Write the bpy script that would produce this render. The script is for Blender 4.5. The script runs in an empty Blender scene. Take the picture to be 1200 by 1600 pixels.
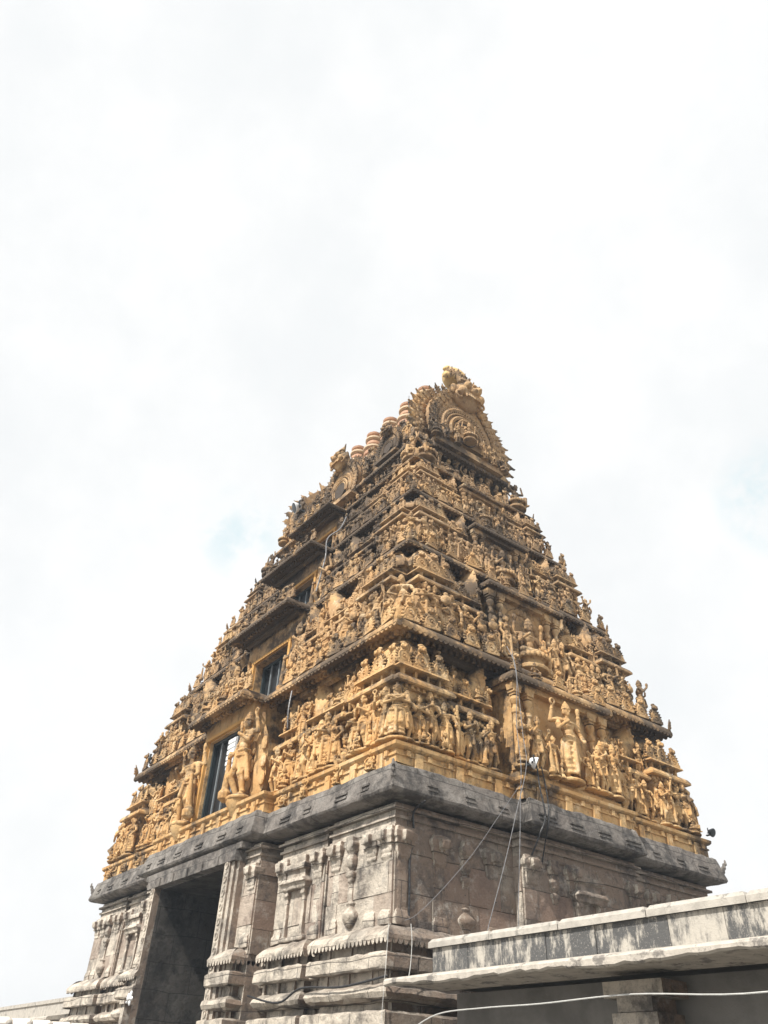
import bpy, bmesh, math, random
from mathutils import noise as mnoise
from mathutils import Vector, Matrix, Euler
rnd = random.Random(11)
PI = math.pi
S = bpy.context.scene
COL = S.collection
W, D = 21.24, 14.0
HAZE = .0010
CX, CY = -W/2, D/2

# ------------------------------------------------------------------ mesh collector
class MB:
    def __init__(s): s.v = []; s.f = []; s.m = []; s.mi = 0
    def add(s, vs, fs, M=None):
        o = len(s.v)
        s.v += [tuple(M @ Vector(p)) if M else tuple(p) for p in vs]
        s.f += [tuple(i+o for i in f) for f in fs]
        s.m += [s.mi]*len(fs)
    def box(s, c, d, M=None, taper=1.0, rot=0):
        x, y, z = d[0]/2, d[1]/2, d[2]/2; t = taper
        vs = [(-x,-y,-z),(x,-y,-z),(x,y,-z),(-x,y,-z),(-x*t,-y*t,z),(x*t,-y*t,z),(x*t,y*t,z),(-x*t,y*t,z)]
        T = Matrix.Translation(c) @ Matrix.Rotation(rot, 4, 'Z')
        if M: T = M @ T
        s.add(vs, [(3,2,1,0),(4,5,6,7),(0,1,5,4),(1,2,6,5),(2,3,7,6),(3,0,4,7)], T)
    def lathe(s, prof, n=12, M=None, sx=1, sy=1, ph=0, c=(0,0,0)):
        vs = []; fs = []
        for r, z in prof:
            for k in range(n):
                a = ph + 2*PI*k/n
                vs.append((c[0]+r*sx*math.cos(a), c[1]+r*sy*math.sin(a), c[2]+z))
        for j in range(len(prof)-1):
            for k in range(n):
                k2 = (k+1) % n
                fs.append((j*n+k, j*n+k2, (j+1)*n+k2, (j+1)*n+k))
        fs.append(tuple(range(n))[::-1]); fs.append(tuple((len(prof)-1)*n+k for k in range(n)))
        s.add(vs, fs, M)
    def ell(s, c, r, n=10, M=None, R=None):
        vs = []; fs = []; m = max(5, n//2+1)
        for j in range(m+1):
            t = PI*j/m
            for k in range(n):
                a = 2*PI*k/n
                vs.append((r[0]*math.sin(t)*math.cos(a), r[1]*math.sin(t)*math.sin(a), -r[2]*math.cos(t)))
        for j in range(m):
            for k in range(n):
                k2 = (k+1) % n
                fs.append((j*n+k, j*n+k2, (j+1)*n+k2, (j+1)*n+k))
        T = Matrix.Translation(c)
        if R: T = T @ R
        if M: T = M @ T
        s.add(vs, fs, T)
    def cap(s, a, b, r0, r1=None, n=8, M=None):
        r1 = r0 if r1 is None else r1
        a = Vector(a); b = Vector(b); d = b-a; L = d.length
        if L < 1e-6: return s.ell(a, (r0,)*3, n, M)
        q = d.to_track_quat('Z', 'Y').to_matrix().to_4x4()
        prof = [(.02*r0, -r0), (.6*r0, -.8*r0), (r0, 0), (r1, L), (.6*r1, L+.8*r1), (.02*r1, L+r1)]
        T = Matrix.Translation(a) @ q
        if M: T = M @ T
        s.lathe(prof, n, T)
    def tor(s, c, R, r, M=None, sx=1, sy=1, rot=None, n=14, m=6):
        vs = []; fs = []
        for i in range(n):
            a = 2*PI*i/n
            for j in range(m):
                b = 2*PI*j/m
                q = R + r*math.cos(b)
                vs.append((q*sx*math.cos(a), q*sy*math.sin(a), r*math.sin(b)))
        for i in range(n):
            for j in range(m):
                i2, j2 = (i+1) % n, (j+1) % m
                fs.append((i*m+j, i2*m+j, i2*m+j2, i*m+j2))
        T = Matrix.Translation(c)
        if rot: T = T @ rot
        if M: T = M @ T
        s.add(vs, fs, T)
    def prism(s, outline, y0, y1, M=None):           # outline in x,z (counter-clockwise seen from -Y)
        n = len(outline)
        vs = [(x, y0, z) for x, z in outline] + [(x, y1, z) for x, z in outline]
        fs = [tuple(range(n)), tuple(range(2*n-1, n-1, -1))]
        for i in range(n):
            j = (i+1) % n
            fs.append((j, i, n+i, n+j))
        s.add(vs, fs, M)
    def tube(s, pts, r, n=6, M=None):
        for a, b in zip(pts[:-1], pts[1:]): s.cap(a, b, r, r, n, M)
    def sweep(s, path, prof, closed=True, capends=True):
        n = len(path); P = [Vector((p[0], p[1])) for p in path]; offs = []
        for i in range(n):
            def nrm(a, b):
                t = (P[b]-P[a]).normalized(); return Vector((t.y, -t.x))
            if closed: n1, n2 = nrm(i-1, i), nrm(i, (i+1) % n)
            else:
                n1 = nrm(max(i-1, 0), max(i, 1)); n2 = nrm(min(i, n-2), min(i+1, n-1))
            m = n1+n2
            m = m/(1+n1.dot(n2)) if n1.dot(n2) > -.9 else n1
            offs.append(m)
        vs = []; k = len(prof)
        for i in range(n):
            for o, z in prof: vs.append((P[i].x+offs[i].x*o, P[i].y+offs[i].y*o, z))
        fs = []
        for i in range(n if closed else n-1):
            j = (i+1) % n
            for q in range(k-1): fs.append((i*k+q, j*k+q, j*k+q+1, i*k+q+1))
        if not closed and capends:
            fs.append(tuple(range(k))[::-1]); fs.append(tuple((n-1)*k+q for q in range(k)))
        s.add(vs, fs)

def link(name, me, parent=None, loc=None, rot=None, sc=None):
    o = bpy.data.objects.new(name, me); COL.objects.link(o)
    if parent: o.parent = parent
    if loc: o.location = loc
    if rot is not None: o.rotation_euler = (0, 0, rot) if not isinstance(rot, (tuple, Euler)) else rot
    if sc is not None: o.scale = (sc, sc, sc) if not isinstance(sc, tuple) else sc
    return o
def mesh(name, mb, mats, smooth=None, bevel=0):
    me = bpy.data.meshes.new(name); me.from_pydata(mb.v, [], mb.f)
    mats = mats if isinstance(mats, (list, tuple)) else [mats]
    for m in mats: me.materials.append(m)
    me.polygons.foreach_set('material_index', mb.m)
    bm = bmesh.new(); bm.from_mesh(me)
    bmesh.ops.recalc_face_normals(bm, faces=bm.faces[:])
    if smooth:
        for f in bm.faces: f.smooth = True
        for e in bm.edges:
            if len(e.link_faces) == 2 and e.calc_face_angle(0) > smooth: e.smooth = False
    bm.to_mesh(me); bm.free()
    return me
def obj(name, mb, mats, parent=None, smooth=None, **k):
    return link(name, mesh(name, mb, mats, smooth), parent, **k)
def remesh(name, mb, vox, mat, it=1):
    me = bpy.data.meshes.new('tmp'); me.from_pydata(mb.v, [], mb.f)
    o = bpy.data.objects.new('tmp', me); COL.objects.link(o)
    r = o.modifiers.new('r', 'REMESH'); r.mode = 'VOXEL'; r.voxel_size = vox
    if True:
        q = o.modifiers.new('s', 'SMOOTH'); q.factor = .5 if it else .3; q.iterations = max(1, it)
    dg = bpy.context.evaluated_depsgraph_get(); dg.update()
    m2 = bpy.data.meshes.new_from_object(o.evaluated_get(dg))
    bpy.data.objects.remove(o); bpy.data.meshes.remove(me)
    m2.name = name; m2.materials.clear(); m2.materials.append(mat)
    m2.polygons.foreach_set('use_smooth', [True]*len(m2.polygons))
    return m2
def weather(me, amp=.014, sc=4.0):
    for v in me.vertices:
        p = v.co; d = mnoise.noise_vector(p*sc)+.5*mnoise.noise_vector(p*sc*2.7)
        v.co = p+d*amp
    return me
def eroded(name, mb, mat, parent, vox=.035, amp=.016):
    me = weather(remesh(name, mb, vox, mat, 1), amp)
    return link(name, me, parent)
def fine_path(path, step, closed):
    out = []; n = len(path)
    for i in range(n if closed else n-1):
        a, b = Vector(path[i][:2]), Vector(path[(i+1) % n][:2]); k = max(1, int((b-a).length/step))
        out += [tuple(a+(b-a)*q/k) for q in range(k)]
    if not closed: out.append(tuple(path[-1][:2]))
    return out
def tag(o, label=None, cat=None, group=None, kind=None):
    if label: o['label'] = label
    if cat: o['category'] = cat
    if group: o['group'] = group
    if kind: o['kind'] = kind
    return o
def empty(name, loc=(0,0,0)):
    o = bpy.data.objects.new(name, None); COL.objects.link(o); o.location = loc; o.empty_display_size = .3
    return o

# ------------------------------------------------------------------ materials
def newmat(name):
    m = bpy.data.materials.new(name); m.use_nodes = True
    nt = m.node_tree; return m, nt, nt.nodes['Principled BSDF']
class N:
    def __init__(s, nt): s.nt = nt
    def n(s, t, **k):
        o = s.nt.nodes.new(t)
        for a, b in k.items():
            if a.startswith('_'): o.inputs[a[1:]].default_value = b
            else: setattr(o, a, b)
        return o
    def l(s, a, b): s.nt.links.new(a, b)
    def pos(s): return s.n('ShaderNodeNewGeometry')
    def noise(s, vec, scale, det=4, rough=.6):
        o = s.n('ShaderNodeTexNoise'); o.inputs['Scale'].default_value = scale; o.inputs['Detail'].default_value = det; o.inputs['Roughness'].default_value = rough
        s.l(vec, o.inputs['Vector']); return o.outputs['Fac']
    def math(s, op, a, b=None, c=None, clamp=False):
        o = s.n('ShaderNodeMath', operation=op); o.use_clamp = clamp
        for i, v in enumerate((a, b, c)):
            if v is None: continue
            if isinstance(v, (int, float)): o.inputs[i].default_value = v
            else: s.l(v, o.inputs[i])
        return o.outputs[0]
    def ss(s, v, a, b, lo=0, hi=1):
        o = s.n('ShaderNodeMapRange', interpolation_type='SMOOTHSTEP')
        s.l(v, o.inputs['Value'])
        for i, x in zip(('From Min','From Max','To Min','To Max'), (a, b, lo, hi)): o.inputs[i].default_value = x
        return o.outputs['Result']
    def mix(s, f, a, b):
        o = s.n('ShaderNodeMix', data_type='RGBA')
        if isinstance(f, (int, float)): o.inputs[0].default_value = f
        else: s.l(f, o.inputs[0])
        for i, v in ((6, a), (7, b)):
            if isinstance(v, tuple): o.inputs[i].default_value = (*v, 1)
            else: s.l(v, o.inputs[i])
        return o.outputs[2]
    def bump(s, h, strength, dist, prev=None):
        o = s.n('ShaderNodeBump'); o.inputs['Strength'].default_value = strength; o.inputs['Distance'].default_value = dist
        s.l(h, o.inputs['Height'])
        if prev: s.l(prev, o.inputs['Normal'])
        return o.outputs['Normal']
    def sep(s, v):
        o = s.n('ShaderNodeSeparateXYZ'); s.l(v, o.inputs[0]); return o.outputs

def plaster_mat(name, stain=0.0, c1=(.545,.312,.122), c2=(.67,.455,.225)):
    m, nt, b = newmat(name); n = N(nt); g = n.pos(); P = g.outputs['Position']
    x, y, z = n.sep(P); nz = n.sep(g.outputs['Normal'])[2]
    col = n.mix(n.ss(n.noise(P, 1.1, 5), .35, .68), c1, c2)
    # brown weathering that grows with height (old upper coats of paint)
    hz = n.ss(z, 7.5, 20)
    col = n.mix(n.math('MULTIPLY', hz, n.ss(n.noise(P, .7, 5), .22, .58)), col, (.40,.265,.15))
    col = n.mix(n.math('MULTIPLY', n.ss(n.noise(P, 3.3, 4), .55, .75), .35), col, (.36,.20,.09))
    # rain drips and brown grime
    mp = n.n('ShaderNodeMapping'); n.l(P, mp.inputs['Vector']); mp.inputs['Scale'].default_value = (1, 1, .22)
    drip = n.math('MULTIPLY', n.ss(n.noise(mp.outputs[0], 4.5, 5, .7), .50, .66), n.ss(n.noise(P, .6, 4), .40, .60))
    col = n.mix(n.math('MULTIPLY', drip, .8), col, (.17,.105,.06))
    col = n.mix(n.math('MULTIPLY', n.ss(n.noise(P, 6.5, 5, .75), .54, .68), .60), col, (.20,.11,.05))
    # pale chalky wear
    col = n.mix(n.math('MULTIPLY', n.ss(n.noise(P, 2.3, 6, .7), .54, .69), .6), col, (.73,.585,.385))
    # black algae: rain-wet upward faces plus big patches of the facade
    up = n.ss(nz, .35, .9)
    big = n.noise(P, .33, 5, .62)
    fine = n.noise(P, 2.0, 6, .7)
    fx = n.math('MULTIPLY', n.math('MULTIPLY', n.ss(y, 6.5, 3.0), n.ss(x, -4.2, -6.5)), n.math('MULTIPLY', n.ss(z, 13, 18), n.ss(x, -19, -11)))
    patch = n.math('ADD', n.math('MULTIPLY', big, .55), n.math('MULTIPLY', fine, .45))
    thr = n.math('ADD', patch, n.math('ADD', n.math('MULTIPLY', up, n.math('ADD', n.math('MULTIPLY', hz, .05), .10)), n.math('ADD', n.math('MULTIPLY', fx, .06), stain + 0.064)))
    thr = n.math('ADD', thr, n.math('MULTIPLY', hz, .03))
    st = n.ss(thr, .56, .68)
    col = n.mix(n.math('MULTIPLY', st, .88), col, (.070,.057,.047))
    n.l(col, b.inputs['Base Color']); b.inputs['Roughness'].default_value = .88
    b.inputs['Specular IOR Level'].default_value = .25
    nb = n.bump(n.noise(P, 11, 6, .7), .6, .04)
    nb = n.bump(n.noise(P, 60, 3, .6), .25, .008, nb)
    n.l(nb, b.inputs['Normal'])
    return m
PL = plaster_mat('ochre_plaster')
PLC = plaster_mat('weathered_ochre_plaster', .06, (.47,.285,.125), (.58,.39,.21))

def stone_mat(name, warm=0, joints=True, white=.5, black=.0, front_k=1.0, brown=1.0, dark=1.0):
    m, nt, b = newmat(name); n = N(nt); g = n.pos(); P = g.outputs['Position']
    x, y, z = n.sep(P); nx, ny, nz = n.sep(g.outputs['True Normal'])
    side = n.ss(n.math('ABSOLUTE', nx), .5, .8)
    u = n.math('ADD', n.math('MULTIPLY', side, y), n.math('MULTIPLY', n.math('SUBTRACT', 1, side), x))
    cv = n.n('ShaderNodeCombineXYZ'); n.l(u, cv.inputs[0]); n.l(n.math('ADD', z, n.math('MULTIPLY', n.noise(P, .5, 2), .25)), cv.inputs[1])
    br = n.n('ShaderNodeTexBrick'); n.l(cv.outputs[0], br.inputs['Vector'])
    for k, v in (('Scale', 1.0), ('Mortar Size', .012), ('Mortar Smooth', .3), ('Brick Width', 1.55), ('Row Height', .83), ('Bias', 0)): br.inputs[k].default_value = v
    br.inputs['Color1'].default_value = (0,0,0,1); br.inputs['Color2'].default_value = (1,1,1,1); br.offset = .43; br.squash = .8; br.squash_frequency = 3
    blk = n.n('ShaderNodeSeparateColor'); n.l(br.outputs['Color'], blk.inputs[0])
    t = n.noise(P, 1.3, 6, .65)
    a = n.mix(n.ss(t, .35, .65), (.27,.235,.195), (.46,.41,.345))
    a = n.mix(n.math('MULTIPLY', blk.outputs[0], .45), a, (.29,.215,.175))
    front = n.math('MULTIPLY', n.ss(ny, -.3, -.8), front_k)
    a = n.mix(n.math('MULTIPLY', front, n.ss(n.noise(P, .9, 6, .65), .30, .54)), a, (.70,.625,.525))  # front faces painted paler: their bright, washed-out light is put into the colour
    # reddish-brown tone on stone faces that look along x
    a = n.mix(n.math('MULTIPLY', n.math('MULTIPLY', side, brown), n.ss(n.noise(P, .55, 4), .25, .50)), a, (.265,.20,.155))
    a = n.mix(n.math('MULTIPLY', n.ss(n.noise(P, .95, 6, .7), .50, .62), .55), a, (.10,.09,.085))
    wl = n.ss(n.noise(P, 2.2, 7, .72), .52, .66)
    a = n.mix(n.math('MULTIPLY', wl, white), a, (.50,.455,.40))
    dk = n.ss(n.math('ADD', n.math('MULTIPLY', n.noise(P, .75, 5, .6), .6), n.math('MULTIPLY', n.noise(P, 3, 6, .7), .4)), .50-black, .66-black)
    a = n.mix(n.math('MULTIPLY', dk, .75), a, (.065,.06,.06))
    sp = n.ss(n.noise(P, 26, 3, .7), .55, .70)
    a = n.mix(n.math('MULTIPLY', sp, .35), a, (.09,.08,.075))
    nb = n.bump(n.noise(P, 5, 8, .74), 1.0, .12)
    if joints == 'isle':
        ri = g.outputs['Random Per Island']
        a = n.mix(n.math('MULTIPLY', n.ss(ri, .5, 1.0), .45), a, (.30,.20,.155)); a = n.mix(n.math('MULTIPLY', n.ss(ri, .35, .0), .35), a, (.13,.12,.115))
    elif joints:
        j = br.outputs['Fac']
        a = n.mix(n.math('MULTIPLY', j, .75), a, (.07,.062,.058))
        nb = n.bump(n.math('SUBTRACT', 1, j), .6, .03, nb)
    nb = n.bump(n.noise(P, 45, 4, .7), .45, .012, nb)
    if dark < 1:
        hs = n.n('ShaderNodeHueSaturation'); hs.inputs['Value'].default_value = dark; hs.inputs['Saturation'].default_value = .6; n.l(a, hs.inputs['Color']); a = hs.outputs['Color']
    n.l(a, b.inputs['Base Color']); n.l(nb, b.inputs['Normal']); b.inputs['Roughness'].default_value = .92
    b.inputs['Specular IOR Level'].default_value = .2
    return m
ST = stone_mat('granite_blocks')
DARKI = stone_mat('sooty_passage_stone', brown=0, front_k=0, dark=.24, white=.3)  # passage and door reveal darkened: their shade is put into the stone colour
STB = stone_mat('granite_wall', joints='isle', white=.75)
STC = stone_mat('cornice_granite', black=.04, white=.5, front_k=.0, brown=.2, dark=.72)
STP = stone_mat('pale_granite', joints=False, white=.8)

def plain(name, c, rough=.7, var=.25, scale=6, metal=0, bumpd=.01, dark=(.05,.05,.05), dk=.0):
    m, nt, b = newmat(name); n = N(nt); P = n.pos().outputs['Position']
    a = n.mix(n.math('MULTIPLY', n.ss(n.noise(P, scale, 5), .35, .7), var), c, tuple(v*.5 for v in c))
    if dk: a = n.mix(n.math('MULTIPLY', n.ss(n.noise(P, 2.6, 7, .72), .62-dk*.3, .70-dk*.3), .9), a, dark)
    n.l(a, b.inputs['Base Color']); b.inputs['Roughness'].default_value = rough; b.inputs['Metallic'].default_value = metal
    n.l(n.bump(n.noise(P, 30, 4), .3, bumpd), b.inputs['Normal'])
    return m
TERRA = plain('terracotta', (.46,.25,.145), .7, .5, 5)
CREAM = plain('cream_plaster', (.60,.46,.31), .8, .4, 5)
HOOD = plain('ochre_hood', (.66,.46,.20), .8, .4, 2.5)
WOODT = plain('teal_window', (.022,.036,.042), .5, .4, 4)
GLASS = plain('dark_glass', (.012,.014,.016), .45, .2, 3)
BARM = plain('pale_bars', (.24,.27,.29), .5, .2, 9)
JAMB = plain('ochre_jamb', (.60,.33,.10), .85, .35, 2)
WHITEP = plain('white_louvre', (.74,.75,.76), .5, .1, 4)
BLACKC = plain('black_cable', (.018,.018,.02), .5, .2, 9)
GREYC = plain('grey_cable', (.20,.20,.21), .5, .2, 9)
WHITEC = plain('white_pipe', (.52,.52,.50), .45, .1, 9)
LAMPB = plain('lamp_black', (.02,.025,.03), .4, .2, 9)
LIME = plain('old_limewash', (.44,.41,.365), .9, .5, 5, dk=.25, dark=(.20,.19,.17), bumpd=.04)
def algae_mat(name, t0, t1):
    m, nt, b = newmat(name); n = N(nt); P = n.pos().outputs['Position']
    mp = n.n('ShaderNodeMapping'); n.l(P, mp.inputs['Vector']); mp.inputs['Scale'].default_value = (1, 1, .28)
    streak = n.math('ADD', n.math('MULTIPLY', n.noise(mp.outputs[0], 7, 6, .75), .5), n.math('MULTIPLY', n.noise(P, 1.1, 5, .6), .5))
    a = n.mix(n.ss(streak, t0, t1), (.085,.085,.085), (.44,.41,.36))
    a = n.mix(n.math('MULTIPLY', n.ss(n.noise(P, 24, 4, .8), .56, .66), .5), a, (.45,.42,.38))
    n.l(a, b.inputs['Base Color']); b.inputs['Roughness'].default_value = .93
    n.l(n.bump(n.noise(P, 18, 6, .7), .6, .03), b.inputs['Normal']); return m
ALGAE = algae_mat('black_algae_parapet', .50, .60); LIMEB = algae_mat('pale_parapet', .40, .55)
LIMED = plain('limed_blocks', (.50,.465,.40), .9, .45, 14, dk=.12, dark=(.25,.19,.14), bumpd=.04)
EAVEM = plain('pale_eave', (.50,.455,.395), .9, .5, 5, dk=.3, dark=(.17,.155,.14), bumpd=.05)
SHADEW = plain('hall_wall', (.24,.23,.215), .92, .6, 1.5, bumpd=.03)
WOODD = plain('old_door_wood', (.06,.04,.025), .7, .4, 3)
TILE = plain('pale_tile', (.62,.58,.52), .8, .3, 4)
PAVE = None
def ground_mat():
    m, nt, b = newmat('court_paving'); n = N(nt); P = n.pos().outputs['Position']
    br = n.n('ShaderNodeTexBrick'); n.l(P, br.inputs['Vector'])
    for k, v in (('Scale', 1.0), ('Mortar Size', .01), ('Brick Width', 1.2), ('Row Height', .7)): br.inputs[k].default_value = v
    br.inputs['Color1'].default_value = (.15,.14,.125,1); br.inputs['Color2'].default_value = (.19,.18,.16,1); br.inputs['Mortar'].default_value = (.10,.095,.085,1)
    a = n.mix(n.math('MULTIPLY', n.ss(n.noise(P, .4, 6), .4, .7), .4), br.outputs['Color'], (.16,.145,.13))
    n.l(a, b.inputs['Base Color']); b.inputs['Roughness'].default_value = .9
    n.l(n.bump(n.noise(P, 9, 5), .3, .02), b.inputs['Normal'])
    return m

# ------------------------------------------------------------------ sculpture library (front = -Y, feet at z 0, height 1)
def head(mb, c, r=.058, crown='tall', beard=False):
    x, y, z = c
    mb.ell((x, y, z), (r*.88, r*.98, r*1.1), 12)
    mb.ell((x, y-r*1.0, z-r*.12), (r*.15, r*.22, r*.22), 8)                     # nose
    mb.ell((x, y-r*.86, z-r*.52), (r*.30, r*.16, r*.10), 8)                     # mouth
    mb.ell((x, y-r*.62, z-r*.78), (r*.36, r*.30, r*.26), 8)                     # chin
    for s in (-1, 1):
        mb.ell((x+s*r*.36, y-r*.88, z+r*.14), (r*.20, r*.14, r*.13), 8)         # eyes
        mb.ell((x+s*r*.38, y-r*.92, z+r*.36), (r*.28, r*.12, r*.08), 8)         # brows
        mb.ell((x+s*r*.95, y, z-r*.15), (r*.22, r*.3, r*.55), 8)                # ears and earrings
    if beard: mb.ell((x, y-r*.6, z-r*1.2), (r*.5, r*.35, r*.6), 8)
    if crown == 'tall':
        mb.lathe([(r*1.02, r*.5), (r*1.12, r*.62), (r*1.02, r*.78), (r*.9, r*.85), (r*.86, r*1.2), (r*.95, r*1.28), (r*.70, r*1.45), (r*.62, r*1.75), (r*.70, r*1.82), (r*.42, r*2.0), (r*.3, r*2.25), (r*.1, r*2.55)], 12, c=c)
    elif crown == 'bun':
        mb.ell((x, y+r*.2, z+r*.5), (r*1.05, r*1.05, r*.75), 10)
        mb.ell((x, y+r*.3, z+r*1.3), (r*.6, r*.6, r*.55), 10)
    elif crown == 'band':
        mb.ell((x, y+r*.1, z+r*.45), (r*1.0, r*1.0, r*.8), 10)
        mb.tor((x, y, z+r*.5), r*.95, r*.17)
        mb.ell((x, y-r*.8, z+r*.95), (r*.3, r*.2, r*.4), 8)
        mb.ell((x, y, z+r*1.5), (r*.45, r*.45, r*.5), 8)
def arm(mb, sh, el, ha, k=1.0):
    mb.cap(sh, el, .036*k, .028*k); mb.cap(el, ha, .028*k, .021*k)
    d = (Vector(ha)-Vector(el)).normalized(); h = Vector(ha)+d*.022
    mb.ell(h, (.024*k, .022*k, .028*k), 8)
    m = Vector(sh).lerp(Vector(el), .55); mb.ell(m, (.041*k, .041*k, .022*k), 8)
    m = Vector(el).lerp(Vector(ha), .86); mb.ell(m, (.029*k, .029*k, .020*k), 8)
def leg(mb, hip, kn, an, k=1.0, foot=(0, -.05)):
    mb.cap(hip, kn, .064*k, .046*k); mb.cap(kn, an, .044*k, .028*k)
    mb.ell(Vector(kn)+Vector((0, -.012, 0)), (.044*k,)*3, 8)
    a = Vector(an); mb.cap((a.x, a.y, a.z-.02), (a.x+foot[0], a.y+foot[1], a.z-.028), .027*k, .02*k)
    mb.ell((a.x, a.y, a.z+.012), (.036*k, .036*k, .015*k), 8)
def torso(mb, hip, ch, female=False, fat=1.0):
    h, c = Vector(hip), Vector(ch)
    mb.ell(h, (.098*fat, .078, .070), 12)
    mb.ell(h.lerp(c, .5)+Vector((0, -.008*fat, 0)), (.070*fat, .060*fat, .075), 12)
    mb.ell(c, (.104, .074, .082), 12)
    mb.cap(c+Vector((-.115, 0, .045)), c+Vector((.115, 0, .045)), .040)
    mb.cap(c+Vector((0, 0, .06)), c+Vector((0, -.01, .12)), .034)
    if female:
        for s in (-1, 1): mb.ell(c+Vector((s*.05, -.062, .005)), (.042, .04, .04), 10)
    if fat > 1.1: mb.ell(h.lerp(c, .4)+Vector((0, -.05, 0)), (.085, .06, .075), 10)
    mb.tor(h+Vector((0, 0, .035)), .092*fat, .016, sy=.8)
    mb.tor(h+Vector((0, -.005, -.03)), .104*fat, .014, sy=.8)
    mb.tor(c+Vector((0, -.018, .052)), .068, .013, sy=.95, rot=Matrix.Rotation(.55, 4, 'X'))
    mb.cap(c+Vector((-.07, -.06, .05)), h+Vector((.07, -.055, .03)), .011)
def ped(mb, r=.17, h=.035): mb.lathe([(r, -.01), (r*1.05, h*.5), (r*.9, h)], 14, sy=.75)
def dhoti(mb, hip, z1, r0=.1, r1=.12):
    p = Vector(hip); n = 7
    for i in range(n):
        t = i/(n-1)
        mb.tor((p.x*(1-t), 0, p.z-.03+(z1-p.z+.03)*t), r0+(r1-r0)*t-.01, .02, sy=.7, n=14, m=6)
    mb.lathe([(r1*.92, z1), (r1*.95, z1+.03), (r0*.92, p.z)], 14, sy=.70, c=(p.x*.5, 0, 0))
    mb.cap((p.x, -.085, p.z), (0, -.1, z1), .022, .028)
def std(arms='joined', sway=0, crown='tall', female=False, skirt=False, extra=None, fat=1.0, step=0, beard=False):
    mb = MB(); hip = (sway, 0, .50); ch = (-sway*.4, -.005, .675)
    torso(mb, hip, ch, female, fat)
    leg(mb, (hip[0]-.055, 0, .48), (-.07+step*.2-sway*.2, -.03, .265), (-.06-step*.25, .0, .065))
    leg(mb, (hip[0]+.055, 0, .48), (.065+sway+step*.4, -.05-abs(step)*.2, .27), (.06+step*.3, .01, .065))
    if skirt: dhoti(mb, hip, .10)
    else: dhoti(mb, hip, .33, .10, .105)
    head(mb, (-sway*.9, -.02, .845), .056, crown, beard)
    L = (-.14+ch[0], 0, ch[2]+.05); R = (.14+ch[0], 0, ch[2]+.05)
    if arms == 'joined':
        arm(mb, L, (-.16, -.05, .60), (-.025, -.125, .685)); arm(mb, R, (.16, -.05, .60), (.025, -.125, .685))
        mb.ell((0, -.13, .72), (.03, .022, .05), 8)
    elif arms == 'raise':
        arm(mb, L, (-.24, -.03, .80), (-.20, -.05, .97)); arm(mb, R, (.21, -.01, .62), (.12, -.06, .52))
        mb.ell((-.20, -.05, 1.0), (.05, .045, .03), 8)
    elif arms == 'hip':
        arm(mb, L, (-.235, .0, .60), (-.11, -.05, .52)); arm(mb, R, (.20, -.03, .58), (.17, -.09, .47))
        mb.cap((.17, -.09, .50), (.18, -.09, .36), .022, .03)
    elif arms == 'hold':
        arm(mb, L, (-.20, -.05, .60), (-.13, -.13, .72)); arm(mb, R, (.20, -.03, .59), (.16, -.12, .66))
        mb.ell((-.13, -.14, .78), (.035, .03, .05), 8); mb.ell((.16, -.14, .72), (.045, .02, .045), 8)
    elif arms == 'cross':
        arm(mb, L, (-.17, -.06, .59), (.06, -.12, .64)); arm(mb, R, (.17, -.06, .59), (-.06, -.125, .66))
    elif arms == 'four':
        arm(mb, L, (-.20, -.05, .60), (-.14, -.13, .66)); arm(mb, R, (.21, -.03, .58), (.16, -.11, .50))
        arm(mb, L, (-.25, .03, .70), (-.23, .0, .86)); arm(mb, R, (.25, .03, .70), (.23, .0, .86))
        mb.tor((-.23, -.01, .93), .035, .015, rot=Matrix.Rotation(PI/2, 4, 'X')); mb.ell((.23, 0, .92), (.03, .03, .05), 8)
    if extra == 'halo':
        for i in range(15):
            a = PI*(-.12+1.24*i/14); mb.ell((.27*math.cos(a), .06, .68+.30*math.sin(a)), (.045, .03, .05), 8)
        mb.cap((-.25, .06, .05), (-.27, .06, .66), .035); mb.cap((.25, .06, .05), (.27, .06, .66), .035)
    elif extra == 'club':
        mb.cap((.24, -.08, .06), (.2, -.1, .55), .05, .02); mb.lathe([(.02,0),(.07,.03),(.075,.1),(.03,.16)], 10, c=(.24, -.08, .02))
    elif extra == 'shield': mb.lathe([(.10, 0), (.085, .02), (.03, .04)], 14, Matrix.Translation((.16, -.15, .60)) @ Matrix.Rotation(PI/2, 4, 'X'))
    elif extra == 'bow':
        for i in range(9):
            a = -1.1+2.2*i/8; mb.ell((-.26-.06*math.cos(a), -.06, .55+.33*math.sin(a)), (.016, .016, .06), 6)
    elif extra == 'child':
        mb.ell((.17, -.05, .17), (.055, .05, .09), 8); mb.ell((.17, -.07, .30), (.045, .045, .05), 8); mb.cap((.14, -.06, .1), (.15, -.1, .03), .03); mb.cap((.2, -.06, .1), (.21, -.1, .03), .03)
    # shawl ends and hanging sash beside the legs
    for s in (-1, 1): mb.cap((hip[0]+s*.10, -.01, .50), (s*.15, .01, .20), .022, .03)
    ped(mb)
    return mb
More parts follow.
